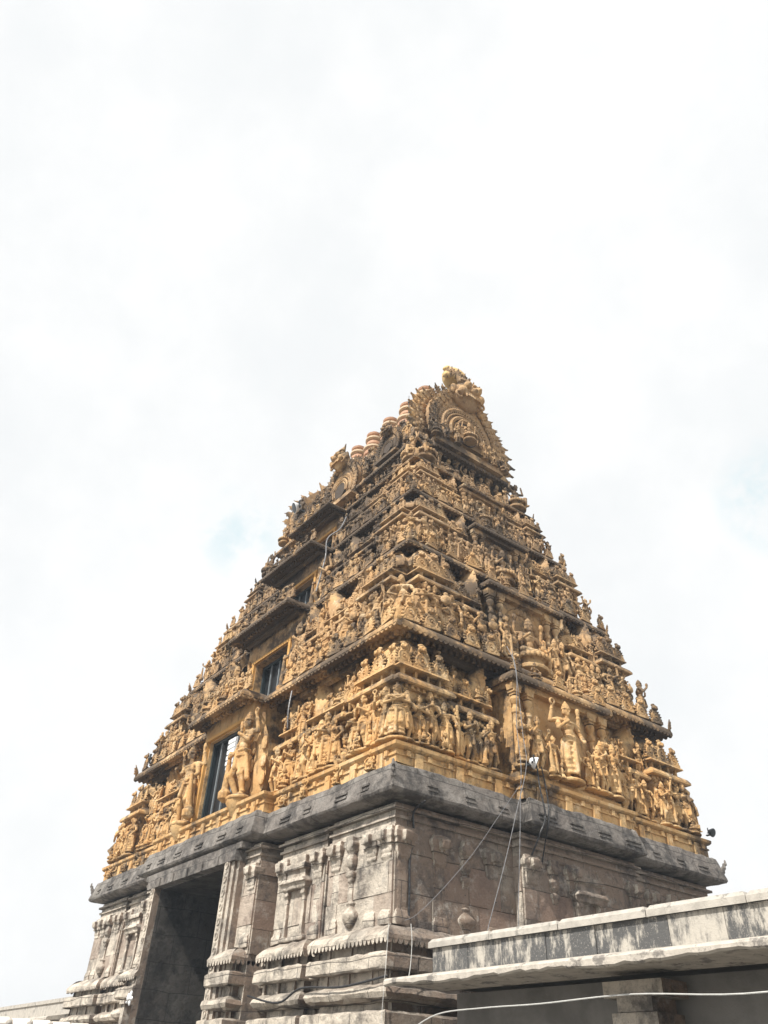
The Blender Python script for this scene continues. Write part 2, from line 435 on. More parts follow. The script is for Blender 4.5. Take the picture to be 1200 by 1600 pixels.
def seated(kind='lotus', crown='tall', arms='four', halo=False, female=False, fat=1.0):
    mb = MB(); z0 = .30
    hip = (0, .02, z0); ch = (0, .01, z0+.20)
    torso(mb, hip, ch, female, fat); head(mb, (0, -.01, z0+.38), .066, crown)
    if kind == 'lotus':
        for s in (-1, 1):
            mb.cap((s*.06, 0, z0-.03), (s*.23, -.10, z0-.06), .066, .055); mb.cap((s*.23, -.10, z0-.06), (-s*.05, -.17, z0-.06), .048, .034)
    else:
        mb.cap((-.06, 0, z0-.03), (-.24, -.10, z0-.05), .066, .055); mb.cap((-.24, -.10, z0-.05), (.02, -.17, z0-.06), .048, .034)
        mb.cap((.06, 0, z0-.02), (.13, -.20, z0-.01), .066, .052); mb.cap((.13, -.20, z0-.01), (.13, -.21, .07), .048, .034); mb.cap((.13, -.21, .05), (.14, -.28, .04), .03)
    L = (-.145, .0, ch[2]+.05); R = (.145, .0, ch[2]+.05)
    if arms in ('four', 'two'):
        arm(mb, L, (-.23, -.04, z0+.10), (-.15, -.14, z0+.18)); arm(mb, R, (.23, -.04, z0+.10), (.19, -.14, z0+.02))
    if arms == 'four':
        arm(mb, L, (-.28, .03, z0+.22), (-.27, 0, z0+.40)); arm(mb, R, (.28, .03, z0+.22), (.27, 0, z0+.40))
        mb.ell((-.27, -.01, z0+.47), (.05, .03, .05), 8); mb.ell((.27, -.01, z0+.47), (.045, .03, .06), 8)
    if arms == 'up':
        arm(mb, L, (-.25, -.02, z0+.28), (-.20, -.02, z0+.46)); arm(mb, R, (.25, -.02, z0+.28), (.20, -.02, z0+.46))
    mb.lathe([(.24, 0), (.25, .05), (.19, .08), (.17, .14), (.23, .18), (.24, .22), (.2, .24)], 16, sy=.8, c=(0, -.04, z0-.32))
    for q in range(11):
        a = PI+PI*q/10; mb.ell((.24*math.cos(a), -.04+.20*math.sin(a), z0-.13), (.04, .04, .05), 6)
    if halo:
        for i in range(17):
            a = PI*(-.1+1.2*i/16); mb.ell((.34*math.cos(a), .12, z0+.28+.40*math.sin(a)), (.055, .035, .06), 8)
        mb.box((0, .14, z0+.1), (.62, .05, .5))
    sc = 1/(z0+.38+.066*2.4)
    mb.v = [(x*sc, y*sc, z*sc) for x, y, z in mb.v]
    return mb
def gana(up=True):
    mb = MB(); hip = (0, .02, .26); ch = (0, 0, .48)
    torso(mb, hip, ch, False, 1.35); mb.ell((0, -.06, .36), (.12, .09, .11), 10)
    head(mb, (0, -.03, .72), .095, 'band')
    for s in (-1, 1):
        mb.cap((s*.07, 0, .24), (s*.23, -.12, .27), .075, .06); mb.cap((s*.23, -.12, .27), (s*.16, -.08, .05), .055, .04); mb.cap((s*.16, -.08, .04), (s*.2, -.17, .035), .036)
        if up: arm(mb, (s*.16, 0, .55), (s*.33, -.02, .62), (s*.27, -.02, .86), 1.25)
        else: arm(mb, (s*.16, 0, .55), (s*.27, -.08, .42), (s*.21, -.15, .32), 1.25)
    ped(mb, .26)
    return mb
def guardian():
    mb = MB(); hip = (.03, 0, .50); ch = (-.02, -.01, .675)
    torso(mb, hip, ch, False, 1.05); head(mb, (-.04, -.03, .845), .060, 'tall')
    leg(mb, (-.04, 0, .48), (-.09, -.03, .26), (-.06, .01, .065))
    mb.cap((.08, 0, .47), (.20, -.13, .40), .064, .05); mb.cap((.20, -.13, .40), (.10, -.10, .18), .046, .03); mb.cap((.10, -.1, .17), (.15, -.16, .15), .028)
    dhoti(mb, hip, .34, .10, .11)
    L = (-.16, 0, .725); R = (.13, 0, .725)
    arm(mb, L, (-.24, -.04, .60), (-.15, -.14, .70), 1.1); arm(mb, R, (.25, -.05, .62), (.23, -.13, .50), 1.1)
    arm(mb, L, (-.29, .02, .74), (-.25, -.01, .92), 1.1); arm(mb, R, (.27, .02, .74), (.25, -.01, .92), 1.1)
    mb.ell((-.25, -.02, .97), (.045, .03, .06), 8); mb.tor((.25, -.02, .98), .04, .017, rot=Matrix.Rotation(PI/2, 4, 'X'))
    mb.cap((.24, -.17, .06), (.235, -.14, .5), .055, .025); mb.lathe([(.03,0),(.085,.03),(.095,.10),(.06,.16),(.07,.2),(.03,.24)], 12, c=(.24, -.17, .02))
    for s in (-1, 1):
        mb.cap((s*.12, .02, .5), (s*.26, .03, .30), .03, .04); mb.cap((s*.26, .03, .30), (s*.22, .03, .08), .04, .05)
        mb.cap((s*.08, -.04, .60), (s*.17, -.02, .40), .02, .02)
    for i in range(9):
        a = -1.2+2.4*i/8; mb.ell((.13*math.sin(a), -.06, .50-.10*math.cos(a)), (.022, .022, .022), 6)
    ped(mb, .24, .05)
    return mb
def lionplaque():
    mb = MB(); rx = Matrix.Rotation(PI/2, 4, 'X')
    mb.lathe([(.30, 0), (.30, .10), (.26, .13), (.22, .10), (.20, .12), (.10, .12), (.10, .09), (.05, .09), (.045, .16), (.01, .17)], 20, Matrix.Translation((0, .08, .34)) @ rx)
    for i in range(15):
        a = PI*(-.28+1.56*i/14); r = .36
        mb.ell((r*math.cos(a), .03, .34+r*math.sin(a)), (.05, .05, .085), 8, R=Matrix.Rotation(-(a-PI/2), 4, 'Y'))
    mb.box((0, .04, .05), (.80, .18, .10)); mb.cap((-.38, 0, .12), (-.30, 0, .16), .06); mb.cap((.38, 0, .12), (.30, 0, .16), .06)
    for s in (-1, 1): mb.tor((s*.27, -.03, .14), .06, .025, rot=rx)
    # lion mask crowning the plaque
    mb.ell((0, 0, .80), (.15, .13, .14), 12); mb.ell((0, -.12, .75), (.085, .08, .06), 10); mb.ell((0, -.17, .79), (.04, .03, .03), 8)
    mb.box((0, -.15, .70), (.13, .06, .03))
    for s in (-1, 1):
        mb.ell((s*.065, -.11, .83), (.04, .04, .045), 8); mb.ell((s*.14, .02, .92), (.045, .035, .06), 8); mb.ell((s*.15, -.03, .76), (.05, .05, .07), 8)
        mb.cap((s*.12, .02, .62), (s*.19, .02, .50), .05, .03)
    for i in range(5): mb.ell((-.10+.05*i, .02, .95+.02*(2-abs(i-2))), (.03, .04, .05), 8)
    return mb
def kirtimukha():
    mb = MB()
    mb.ell((0, .1, .5), (.42, .3, .42), 16)
    for s in (-1, 1):
        mb.ell((s*.17, -.18, .62), (.11, .11, .12), 12); mb.ell((s*.17, -.27, .62), (.05, .05, .05), 8)
        mb.cap((s*.08, -.16, .78), (s*.32, -.12, .80), .05, .03)
        mb.ell((s*.28, -.12, .42), (.13, .13, .13), 10); mb.ell((s*.42, .05, .55), (.10, .08, .16), 10)
        mb.cap((s*.26, .0, .85), (s*.40, -.02, 1.08), .07, .02)
        mb.cap((s*.22, -.2, .28), (s*.25, -.24, .16), .035, .01)
        mb.tor((s*.36, -.08, .30), .09, .035, rot=Matrix.Rotation(PI/2, 4, 'X'))
    mb.ell((0, -.22, .47), (.12, .12, .10), 10)
    mb.cap((-.26, -.16, .34), (.26, -.16, .34), .06)
    for i in range(6): mb.ell((-.15+.06*i, -.22, .27), (.025, .025, .045), 6)
    for i in range(7): mb.ell((-.27+.09*i, .0, .93+.06*(3-abs(i-3))/3), (.055, .06, .11), 8)
    return mb
FIG = {}
def lib(name, mb, vox, it=0): FIG[name] = remesh(name, mb, vox*.9, PL, it)
V = .0088
lib('standing_figure_a', std('joined'), V)
lib('standing_figure_b', std('raise', .02, 'bun', True, True), V)
lib('standing_figure_c', std('hip', .03, 'tall', True), V)
lib('standing_figure_d', std('hold', .0, 'tall', False, False, 'club'), V)
lib('standing_figure_e', std('cross', .0, 'band', False, True), V)
lib('standing_figure_f', std('four', .02, 'tall', False, True, 'halo'), V)
lib('standing_figure_g', std('raise', -.03, 'band', False, False, 'bow', 1.0, .25), V)
lib('standing_figure_h', std('hip', -.02, 'bun', True, True, 'child'), V)
lib('standing_figure_i', std('hold', .0, 'band', False, False, 'shield', 1.15, -.15, True), V)
lib('deity', std('four', .01, 'tall', False, True, None), .008)
lib('seated_figure_a', seated('lotus', 'tall', 'four', True), .013)
lib('seated_figure_b', seated('lalita', 'tall', 'two', False, True), .013)
lib('seated_figure_c', seated('lalita', 'band', 'up', False, False, 1.3), .013)
lib('seated_figure_d', seated('lotus', 'bun', 'two', False, False, 1.2), .013)
lib('dwarf_a', gana(True), .013); lib('dwarf_b', gana(False), .013)
lib('guardian', std('four', .03, 'tall', False, False, 'club', 1.08, .12), .0085)
lib('plaque', lionplaque(), .0135)
lib('lion', kirtimukha(), .016)
STAND = [FIG['standing_figure_'+c] for c in 'abcdefghi']
SEAT = [FIG['seated_figure_'+c] for c in 'abcd']
GANA = [FIG['dwarf_a'], FIG['dwarf_b']]

def m_of(name, mb, mat=PL, smooth=.6): return mesh(name, mb, mat, smooth)
def column_mesh():                                   # height 1, cushion capital
    mb = MB()
    mb.box((0, 0, .03), (.26, .26, .06)); mb.box((0, 0, .075), (.20, .20, .03))
    mb.lathe([(.085, .09), (.085, .14), (.10, .16), (.085, .18), (.08, .50), (.095, .52), (.095, .55), (.078, .57), (.075, .64), (.11, .66), (.115, .70), (.07, .73), (.065, .755), (.12, .79), (.135, .82), (.12, .85), (.06, .87)], 14)
    mb.box((0, 0, .885), (.20, .20, .03)); mb.box((0, 0, .915), (.27, .27, .03)); mb.box((0, 0, .965), (.34, .22, .07), taper=1.15)
    return mb
COLM = m_of('column', column_mesh())
def finial_mb(mb=None):
    mb = mb or MB()
    mb.lathe([(.20, 0), (.24, .05), (.16, .11), (.12, .16), (.20, .24), (.27, .36), (.25, .48), (.12, .58), (.10, .63), (.17, .67), (.17, .71), (.08, .75), (.07, .82), (.10, .86), (.04, .95), (.01, 1.02)], 14)
    return mb
FINM = m_of('pot_finial', finial_mb())
def leaf_mb():                                       # upright flame-shaped leaf, base at z 0, height 1
    mb = MB(); out = []
    for k in range(9):
        t = k/8; out.append((.40*math.sin(PI*min(1, t*1.0)**.75)*(1-.35*t)+.05*math.sin(t*12)+.03, t))
    for s in (1, -1):
        pass
    vs = []; fs = []
    for k, (w, z) in enumerate(out):
        cx = .18*z*z; dy = -.16*z*z
        w = max(w, .02)
        vs += [(cx-w, dy+.04, z), (cx, dy-.09*(1-z*.6), z), (cx+w, dy+.04, z), (cx, dy+.12*(1-z*.6), z)]
    for k in range(len(out)-1):
        for q in range(4):
            q2 = (q+1) % 4; fs.append((k*4+q, k*4+q2, k*4+4+q2, k*4+4+q))
    fs += [(3,2,1,0), tuple(len(out)*4-4+q for q in range(4))]
    mb.add(vs, fs)
    for s in (-1, 1):                                # lobes curling from the edge
        for z in (.22, .42, .62):
            mb.ell((s*.33*(1-z*.4)+.18*z*z, -.03-.16*z*z, z), (.11, .06, .09), 8)
    return mb
LEAFM = m_of('flame_leaf', leaf_mb())

# ------------------------------------------------------------------ the tower
TOWER = empty('gopuram_tower', (CX, CY, 0))
tag(TOWER, 'tall ochre temple gateway tower crowded with sculpted figures on a grey stone base', 'temple tower')
OFF = Vector((-CX, -CY, 0))
PARTOFF = {}
def part(name, mb, mats, smooth=.6, parent=None):
    """a mesh in world coordinates, child of the tower or of one of its parts"""
    me = mesh(name, mb, mats, smooth)
    o = link(name, me, parent or TOWER)
    if parent is None: o.location = OFF
    return o
def put(name, me, parent, loc, rot=0, sc=1.0):       # shared-mesh sub-part in world coordinates (parents sit at the world origin)
    return link(name, me, parent, loc, rot, sc)
FR, RT = 0, 1
def fp(face, u, d, z):
    return Vector((-u, d, z)) if face == FR else Vector((-d, u, z))
FROT = (0.0, PI/2)
def plan(ix, iy, fb=None, rb=None):
    x1, x0, y0, y1 = -ix, -W+ix, iy, D-iy
    L = [(x1, y0)]
    if rb: h, p = rb; L += [(x1, CY-h), (x1+p, CY-h), (x1+p, CY+h), (x1, CY+h)]
    L += [(x1, y1)]
    if fb: h, p = fb; L += [(CX+h, y1), (CX+h, y1+p), (CX-h, y1+p), (CX-h, y1)]
    L += [(x0, y1)]
    if rb: h, p = rb; L += [(x0, CY+h), (x0-p, CY+h), (x0-p, CY-h), (x0, CY-h)]
    L += [(x0, y0)]
    if fb: h, p = fb; L += [(CX-h, y0), (CX-h, y0-p), (CX+h, y0-p), (CX+h, y0)]
    return L
def teeth(mb, path, z, step=.2, size=.11, closed=True, off=0.0, th=.05):
    n = len(path)
    for i in range(n if closed else n-1):
        a = Vector(path[i]); b = Vector(path[(i+1) % n]); L = (b-a).length
        if L < .25: continue
        t = (b-a)/L; nm = Vector((t.y, -t.x)); k = max(1, int(L/step))
        for q in range(k):
            c = a+t*((q+.5)*L/k)+nm*(off-th/2)
            rot = math.atan2(t.y, t.x); w = L/k*.82
            M = Matrix.Translation((c.x, c.y, z)) @ Matrix.Rotation(rot, 4, 'Z')
            mb.prism([(-w/2, 0), (-w*.4, -size*.6), (-w*.16, -size), (w*.16, -size), (w*.4, -size*.6), (w/2, 0)], -th/2, th/2, M)
def dentils(mb, path, z, step, d, off=0.0, closed=True):
    n = len(path)
    for i in range(n if closed else n-1):
        a = Vector(path[i]); b = Vector(path[(i+1) % n]); L = (b-a).length
        if L < step: continue
        t = (b-a)/L; nm = Vector((t.y, -t.x)); k = max(1, int(L/step))
        for q in range(k):
            c = a+t*((q+.5)*L/k)+nm*off
            mb.box((c.x, c.y, z), d, rot=math.atan2(t.y, t.x))

exec_base = True
# ---- stone base ---------------------------------------------------------------------------------------------------
def front_path(d0, slots=True, bay=.42):
    """plan of the mouldings: corner blocks, a slot, and the jamb blocks of the doorway projecting"""
    L = [(0-d0, d0), (0-d0, 4.55), (.30-d0, 4.55), (.30-d0, 9.45), (-d0, 9.45), (-d0, D-d0), (-W+d0, D-d0), (-W+d0, d0)]
    f = [(-W+3.3, d0), (-W+3.3, d0+.30), (-W+3.6, d0+.30), (-W+3.6, d0+.05), (-W+6.0, d0+.05), (-W+6.0, d0+.5), (-W+6.5, d0+.5), (-W+6.5, d0-bay), (-13.25, d0-bay)]
    g = [(-7.99, d0-bay), (-6.5, d0-bay), (-6.5, d0+.5), (-6.0, d0+.5), (-6.0, d0+.05), (-3.6, d0+.05), (-3.6, d0+.30), (-3.3, d0+.30), (-3.3, d0)]
    return L, f, g
WI = .50                                             # wall face behind the cornice edge
def base_loop(d0):
    L, f, g = front_path(d0)
    return g[:1] and ([g[0]] + g[1:] + L + f)          # open path from right jamb round the tower to left jamb
mb = MB()
pl = base_loop(WI)
jr, jl = (pl[0][0], .30), (pl[-1][0], .30)
mb.sweep([jr]+pl+[jl], [(0, 0), (0, 7.5)], closed=False, capends=False)
WBS = []
for a_, b_ in zip(pl[:-1], pl[1:]):
    a_, b_ = Vector(a_), Vector(b_); L_ = (b_-a_).length
    if L_ < .2 or a_.y > 13 or a_.x < -21 and b_.x < -20.7: continue
    wb = MB(); WBS.append(wb)
    t_ = (b_-a_)/L_; nm_ = Vector((t_.y, -t_.x)); z_ = 4.55; rz_ = math.atan2(t_.y, t_.x)
    while z_ < 6.9:
        hh_ = min(rnd.uniform(.55, .95), 6.98-z_) if z_ < 6.3 else 6.98-z_
        u_ = -rnd.uniform(0, .6)
        while u_ < L_:
            w_ = rnd.uniform(.7, 1.7); u0_, u1_ = max(u_, 0), min(u_+w_, L_)
            if u1_-u0_ > .08:
                o_ = rnd.uniform(.004, .04); c_ = a_+t_*((u0_+u1_)/2)+nm_*(o_/2)
                wb.box((c_.x, c_.y, z_+hh_/2), (u1_-u0_-.016, o_+.04, hh_-.016), rot=rz_+rnd.uniform(-.006, .006))
            u_ += w_
        z_ += hh_
# passage: jamb returns, ceiling, side walls
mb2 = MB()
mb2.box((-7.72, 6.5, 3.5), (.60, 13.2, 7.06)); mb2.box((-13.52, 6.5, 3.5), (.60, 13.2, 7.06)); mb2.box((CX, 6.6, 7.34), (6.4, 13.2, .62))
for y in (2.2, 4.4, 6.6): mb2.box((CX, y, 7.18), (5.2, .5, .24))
BASE = part('stone_base', mb, ST, None)
for wb in WBS: part('wall_blocks', wb, STB, None, BASE)
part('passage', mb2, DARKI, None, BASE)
mb = MB()
for s in (-1, 1):
    mb.box((CX+s*1.3, 9.0, 3.6), (2.58, .16, 7.2))
    for k in range(6): mb.box((CX+s*1.3, 8.9, .8+k*1.15), (2.5, .08, .12))
part('passage_door', mb, WOODD, None, BASE)
# base mouldings
def mould(name, prof, d0=0.0, mat=ST, tooth=None, ends=True):
    mb = MB(); p = base_loop(d0)
    mb.sweep(fine_path(p, .22, False), prof, closed=False)
    mb.v = [(x+rnd.uniform(-.014, .014), y+rnd.uniform(-.014, .014), z+rnd.uniform(-.016, .016)) for x, y, z in mb.v]
    if tooth: teeth(mb, p, tooth, .15, .11, closed=False, off=0)
    return part(name, mb, mat, .4, BASE)
mould('serrated_moulding', [(-.7, 4.40), (-.05, 4.36), (0, 4.38), (.0, 4.46), (-.10, 4.58), (-.28, 4.70), (-.7, 4.72)], 0, ST, 4.39)
mould('neck_moulding', [(-.7, 4.05), (-.30, 4.05), (-.30, 4.36), (-.7, 4.37)])
mould('band_moulding', [(-.7, 3.80), (-.04, 3.78), (0, 3.82), (0, 4.08), (-.05, 4.12), (-.7, 4.14)])
mould('panel_neck', [(-.7, 3.45), (-.28, 3.45), (-.28, 3.80), (-.7, 3.81)])
mould('cushion_moulding', [(-.7, 3.20), (-.2, 3.20), (-.06, 3.27), (.0, 3.36), (-.04, 3.46), (-.2, 3.54), (-.7, 3.55)])
mould('plinth', [(.04, -.2), (.04, 2.98), (-.02, 3.02), (-.34, 3.04), (-.34, 3.22), (-.7, 3.22)])
mb = MB()
for f, us in ((FR, [.9,1.8,2.7,4.2,5.0,5.7,15.4,16.3,17.0,18.2,19.2,20.2]), (RT, [.9, 1.8, 2.7])):
    for u in us: 
        mb = MB(); p = fp(f, u, .27, 3.63); mb.box(p, (.10, .06, .34) if f == FR else (.06, .10, .34)); part('panel_stud', mb, ST, None, BASE)
        mb = MB(); p = fp(f, u, .29, 4.21); mb.box(p, (.12, .06, .3) if f == FR else (.06, .12, .3)); part('panel_stud', mb, ST, None, BASE)
# frieze ridges under the stone cornice
mb = MB(); p = base_loop(WI)
for z, o in ((7.16, .07), (6.93, .05), (7.36, .12)):
    mb.sweep(p, [(-.02, z-.05), (o, z-.04), (o, z+.03), (-.02, z+.05)], closed=False)
part('frieze', mb, ST, None, BASE)
# pilasters and hanging-pot motifs
def pilaster(mb, f, u, d, w=.36, z0=4.70, z1=7.0, dep=.09, brk=True):
    def bx(uc, zc, du, dd, dz, out): 
        q = fp(f, uc, d-out, zc); mb.box(q, (du, dd, dz) if f == FR else (dd, du, dz))
    bx(u, (z0+6.35)/2, w, dep, 6.35-z0, dep/2-.02)
    bx(u, z0+.12, w+.12, dep+.1, .24, dep/2); bx(u, z0+.30, w+.06, dep+.05, .07, dep/2)
    bx(u, 6.25, w+.06, dep+.06, .07, dep/2); 
    bx(u, 6.42, w+.10, dep+.10, .16, dep/2); bx(u, 6.56, w+.22, dep+.2, .10, dep/2)
    if brk:
        bx(u, 6.72, w+.34, dep+.26, .15, dep/2); bx(u, 6.86, w+.2, dep+.18, .13, dep/2)
        q = fp(f, u, d-.20, 6.64)
        mb.box((q.x, q.y, 6.70), (.26, .24, .24), taper=1.3); mb.cap((q.x, q.y, 6.56), (q.x, q.y, 6.62), .07)
mb = MB()
for u, d in [(.72, WI), (2.35, WI), (3.05, WI), (3.85, WI+.05), (5.8, WI+.05), (6.72, WI-.42), (7.72, WI-.42), (13.52, WI-.42), (14.52, WI-.42), (15.45, WI+.05), (17.4, WI+.05), (18.2, WI), (18.95, WI), (20.5, WI)]:
    pass
PIL = [(FR, u, d+.035) for u, d in [(.74, WI), (1.35, WI), (2.95, WI), (3.9, WI+.05), (5.75, WI+.05), (6.78, WI-.42), (14.46, WI-.42), (15.5, WI+.05), (17.3, WI+.05), (18.3, WI), (19.9, WI), (20.5, WI)]]
PIL += [(RT, u, WI+.03) for u in (.74, 1.9, 3.7, 10.4, 12.2, 13.26)] + [(RT, u, WI-.27) for u in (4.85, 6.5, 9.15)]
for f, u, d in PIL:
    mb = MB(); pilaster(mb, f, u, d); eroded('pilaster', mb, ST, BASE)
def potmotif(f, u, d):
    mb = MB(); M = Matrix.Translation(fp(f, u, d, 0)) @ Matrix.Rotation(FROT[f], 4, 'Z')
    mb.box((0, -.04, 5.6), (.16, .10, 1.2), M)
    mb.box((0, -.12, 6.85), (.30, .26, .14), M); mb.box((0, -.12, 6.70), (.42, .30, .12), M); mb.lathe([(.06, 6.12), (.16, 6.2), (.20, 6.36), (.12, 6.5), (.22, 6.58), (.2, 6.66)], 10, M @ Matrix.Translation((0, -.06, 0)))
    mb.box((0, -.08, 6.02), (.34, .2, .12), M); mb.box((0, -.07, 5.9), (.22, .16, .12), M)
    mb.lathe([(.07, 4.80), (.16, 4.86), (.30, 5.02), (.31, 5.10), (.2, 5.2), (.12, 5.28), (.2, 5.34), (.06, 5.40)], 12, M @ Matrix.Translation((0, -.04, 0)), sy=.7)
    eroded('pot_motif', mb, ST, BASE, .03, .018)
for u, d in [(2.15, WI), (6.25-.0, WI+.45), (19.1, WI), (15.0, WI+.45)]: potmotif(FR, u, d)
for u, d in [(2.75, WI+.05), (5.7, WI-.24), (11.3, WI+.05)]: potmotif(RT, u, d)
def niche(f, u, d):
    mb = MB(); M = Matrix.Translation(fp(f, u, d, 0)) @ Matrix.Rotation(FROT[f], 4, 'Z')
    for s in (-1, 1):
        mb.box((s*.44, -.07, 5.35), (.14, .14, 1.05), M); mb.box((s*.44, -.10, 5.92), (.22, .2, .10), M)
    mb.box((0, -.12, 6.08), (1.24, .26, .13), M, 1.06); mb.box((0, -.16, 6.22), (1.36, .36, .12), M, .8); mb.box((0, -.08, 6.38), (.95, .2, .18), M); mb.box((0, -.13, 6.58), (1.05, .28, .16), M, 1.1); mb.box((0, -.07, 6.78), (.8, .18, .22), M)
    mb.box((0, -.08, 4.80), (1.2, .2, .12), M)
    for q in range(5): mb.ell((-.4+.2*q, -.30, 6.20), (.05, .05, .06), 8, M)
    mb.box((0, .04, 5.35), (.7, .06, 1.06), M)
    eroded('niche', mb, ST, BASE, .032, .016)
niche(FR, 4.85, WI+.05); niche(FR, W-4.85, WI+.05); niche(RT, 7.0, WI-.3)
# carved door jamb bands and lintel
for s in (-1, 1):
    mb = MB(); x = CX+s*2.80; y = -.20
    mb.box((x, y+.02, 3.53), (.34, .30, 7.06)); mb.box((x+s*.26, y+.06, 3.53), (.18, .24, 7.06)); mb.box((x+s*.42, y+.14, 3.53), (.14, .22, 7.06))
    for k in range(18):
        z = .5+k*.38; mb.tor((x, y-.13, z), .09, .03, rot=Matrix.Rotation(PI/2, 4, 'X'), n=10, m=5); mb.ell((x, y-.13, z+.19), (.07, .03, .06), 8)
    part('door_jamb', mb, STP, .5, BASE)
mb = MB()
mb.box((CX, -.08, 7.21), (6.6, .56, .30)); mb.box((CX, -.05, 7.46), (7.2, .56, .18))
for k in range(5): mb.box((CX-2.2+k*1.1, -.38, 7.18), (.09, .06, .26))
part('door_lintel', mb, STC, None, BASE)
# stone cornice: rounded overhanging slab with a flat band, engraved double bars and a flared corner
mb = MB(); cp_ = base_loop(0.0)
full = [(-W+6.35, 0), (-W+6.35, -.42), (-6.35, -.42), (-6.35, 0)]
cpath = [(0, 0), (0, 4.55), (.30, 4.55), (.30, 9.45), (0, 9.45), (0, D), (-W, D), (-W, 0)] + full
prof = [(-.75, 7.58), (-.30, 7.56), (-.10, 7.60), (-.02, 7.63), (.02, 7.69), (.01, 7.76), (-.05, 7.98), (-.10, 8.18), (-.15, 8.35), (-.24, 8.40), (-.9, 8.42)]
sub = []
for a, b in zip(cpath, cpath[1:]+cpath[:1]):
    L = (Vector(b)-Vector(a)).length; n_ = max(1, int(L/.28))
    sub += [(a[0]+(b[0]-a[0])*q/n_, a[1]+(b[1]-a[1])*q/n_) for q in range(n_)]
mb.sweep(sub, prof)
np_ = len(prof)
for i_ in range(len(sub)):
    chip = rnd.uniform(-.05, .03) if rnd.random() < .5 else rnd.uniform(-.015, .015)
    for j_ in range(2, np_-1):
        x, y, z = mb.v[i_*np_+j_]; mb.v[i_*np_+j_] = (x+rnd.uniform(-.012, .012), y+rnd.uniform(-.012, .012), z+(chip if j_ >= 7 else rnd.uniform(-.012, .012)))
for f, us in ((FR, [1.2, 2.3, 4.0, 5.2, 7.2, 8.4, 10.0, 11.6, 13.0, 14.1, 16.0, 17.5, 19.0, 20.3]), (RT, [1.3, 2.6, 3.8, 5.2, 6.4, 7.6, 8.9, 10.4, 11.6, 12.8])):
    for u in us:
        d = -.42 if (f == FR and 6.35 < u < 14.9) else (-.3 if f == RT and 4.55 < u < 9.45 else 0)
        w = rnd.choice((.35, .55, .7))
        for zz, dd in ((7.83, .0), (7.95, .02)):
            q = fp(f, u, d+dd-.005, zz); mb.box(q, (w, .05, .05) if f == FR else (.05, w, .05))
for (x, y) in ((0, 0), (0, D), (-W, 0)):
    sx = 1 if x == 0 else -1; sy = -1 if y == 0 else 1
    for k in range(5):
        t = k/4; mb.cap((x-sx*(.16-.2*t), y-sy*(.16-.2*t), 7.72+.12*k), (x-sx*(.12-.16*t), y-sy*(.12-.16*t), 7.84+.12*k), .12-.018*k, .10-.018*k)
part('stone_cornice', mb, STC, .42, BASE)

# ---- plaster plinth above the stone ------------------------------------------------------------------------------
mb = MB()
pp = [(-.30, .30), (-.30, 4.6), (.02, 4.6), (.02, 9.4), (-.30, 9.4), (-.30, D-.3), (-W+.3, D-.3), (-W+.3, .3), (-W+6.5, .3), (-W+6.5, -.05), (-6.5, -.05), (-6.5, .3)]
mb.sweep(pp, [(0, 8.36), (0, 8.78), (.06, 8.80), (.12, 8.86), (.13, 8.95), (.05, 8.98), (-1.2, 9.0)])
mb.sweep(pp, [(-.01, 8.62), (.04, 8.63), (.04, 8.68), (-.01, 8.69)])
dentils(mb, pp, 8.56, 1.15, (.26, .12, .40), .02)
dentils(mb, pp, 8.70, .62, (.14, .10, .14), .04)
PLINTH = part('ledge', mb, PL, .6)

# ---- pavilion pieces ----------------------------------------------------------------------------------------------
def rect(cx, cy, w, d): return [(cx+w/2, cy-d/2), (cx+w/2, cy+d/2), (cx-w/2, cy+d/2), (cx-w/2, cy-d/2)]
def rot_path(p, M): return [tuple((M @ Vector((x, y, 0))).xy) for x, y in p]
def pav_body(w, dep, h, k, zf=.485):
    """body, two eaves and the neck; local frame, front face at y 0, growing to +y; returns MB. k = size scale"""
    mb = MB(); zb = h*zf
    M = Matrix()
    mb.box((0, dep/2, zb/2), (w*.80, dep, zb))
    mb.box((0, dep/2-.10*k, .09*k), (w*.98, dep+.2*k, .18*k)); mb.box((0, dep/2-.05*k, .23*k), (w*.90, dep+.1*k, .10*k))
    p = rect(0, dep/2, w*.86, dep+.06*k)
    mb.sweep(p, [(-.1*k, zb-.16*k), (.06*k, zb-.12*k), (.06*k, zb-.05*k), (-.1*k, zb)])
    for s in range(max(2, int(w/.24/k))):
        n = max(2, int(w/.24/k)); x = -w*.40+w*.80*(s+.5)/n; mb.box((x, -.08*k, zb-.08*k), (.10*k, .12*k, .10*k))
    # first eave
    mb.sweep(p, [(-.2*k, zb), (.22*k, zb-.05*k), (.27*k, zb-.02*k), (.27*k, zb+.05*k), (.20*k, zb+.16*k), (.05*k, zb+.26*k), (-.2*k, zb+.28*k)])
    z2 = zb+.28*k
    q = rect(0, dep/2, w*.74, dep-.1*k)
    mb.sweep(q, [(-.12*k, z2-.1*k), (-.12*k, z2+.24*k)])
    n = max(3, int(w/.42/k))
    for s in range(n):
        x = -w*.36+w*.72*s/(n-1); mb.box((x, .02*k, z2+.10*k), (.09*k, .12*k, .22*k))
    z3 = z2+.20*k
    mb.sweep(q, [(-.2*k, z3-.03*k), (.20*k, z3), (.24*k, z3+.02*k), (.22*k, z3+.08*k), (.02*k, z3+.14*k), (-.3*k, z3+.15*k)])
    return mb, z3+.13*k
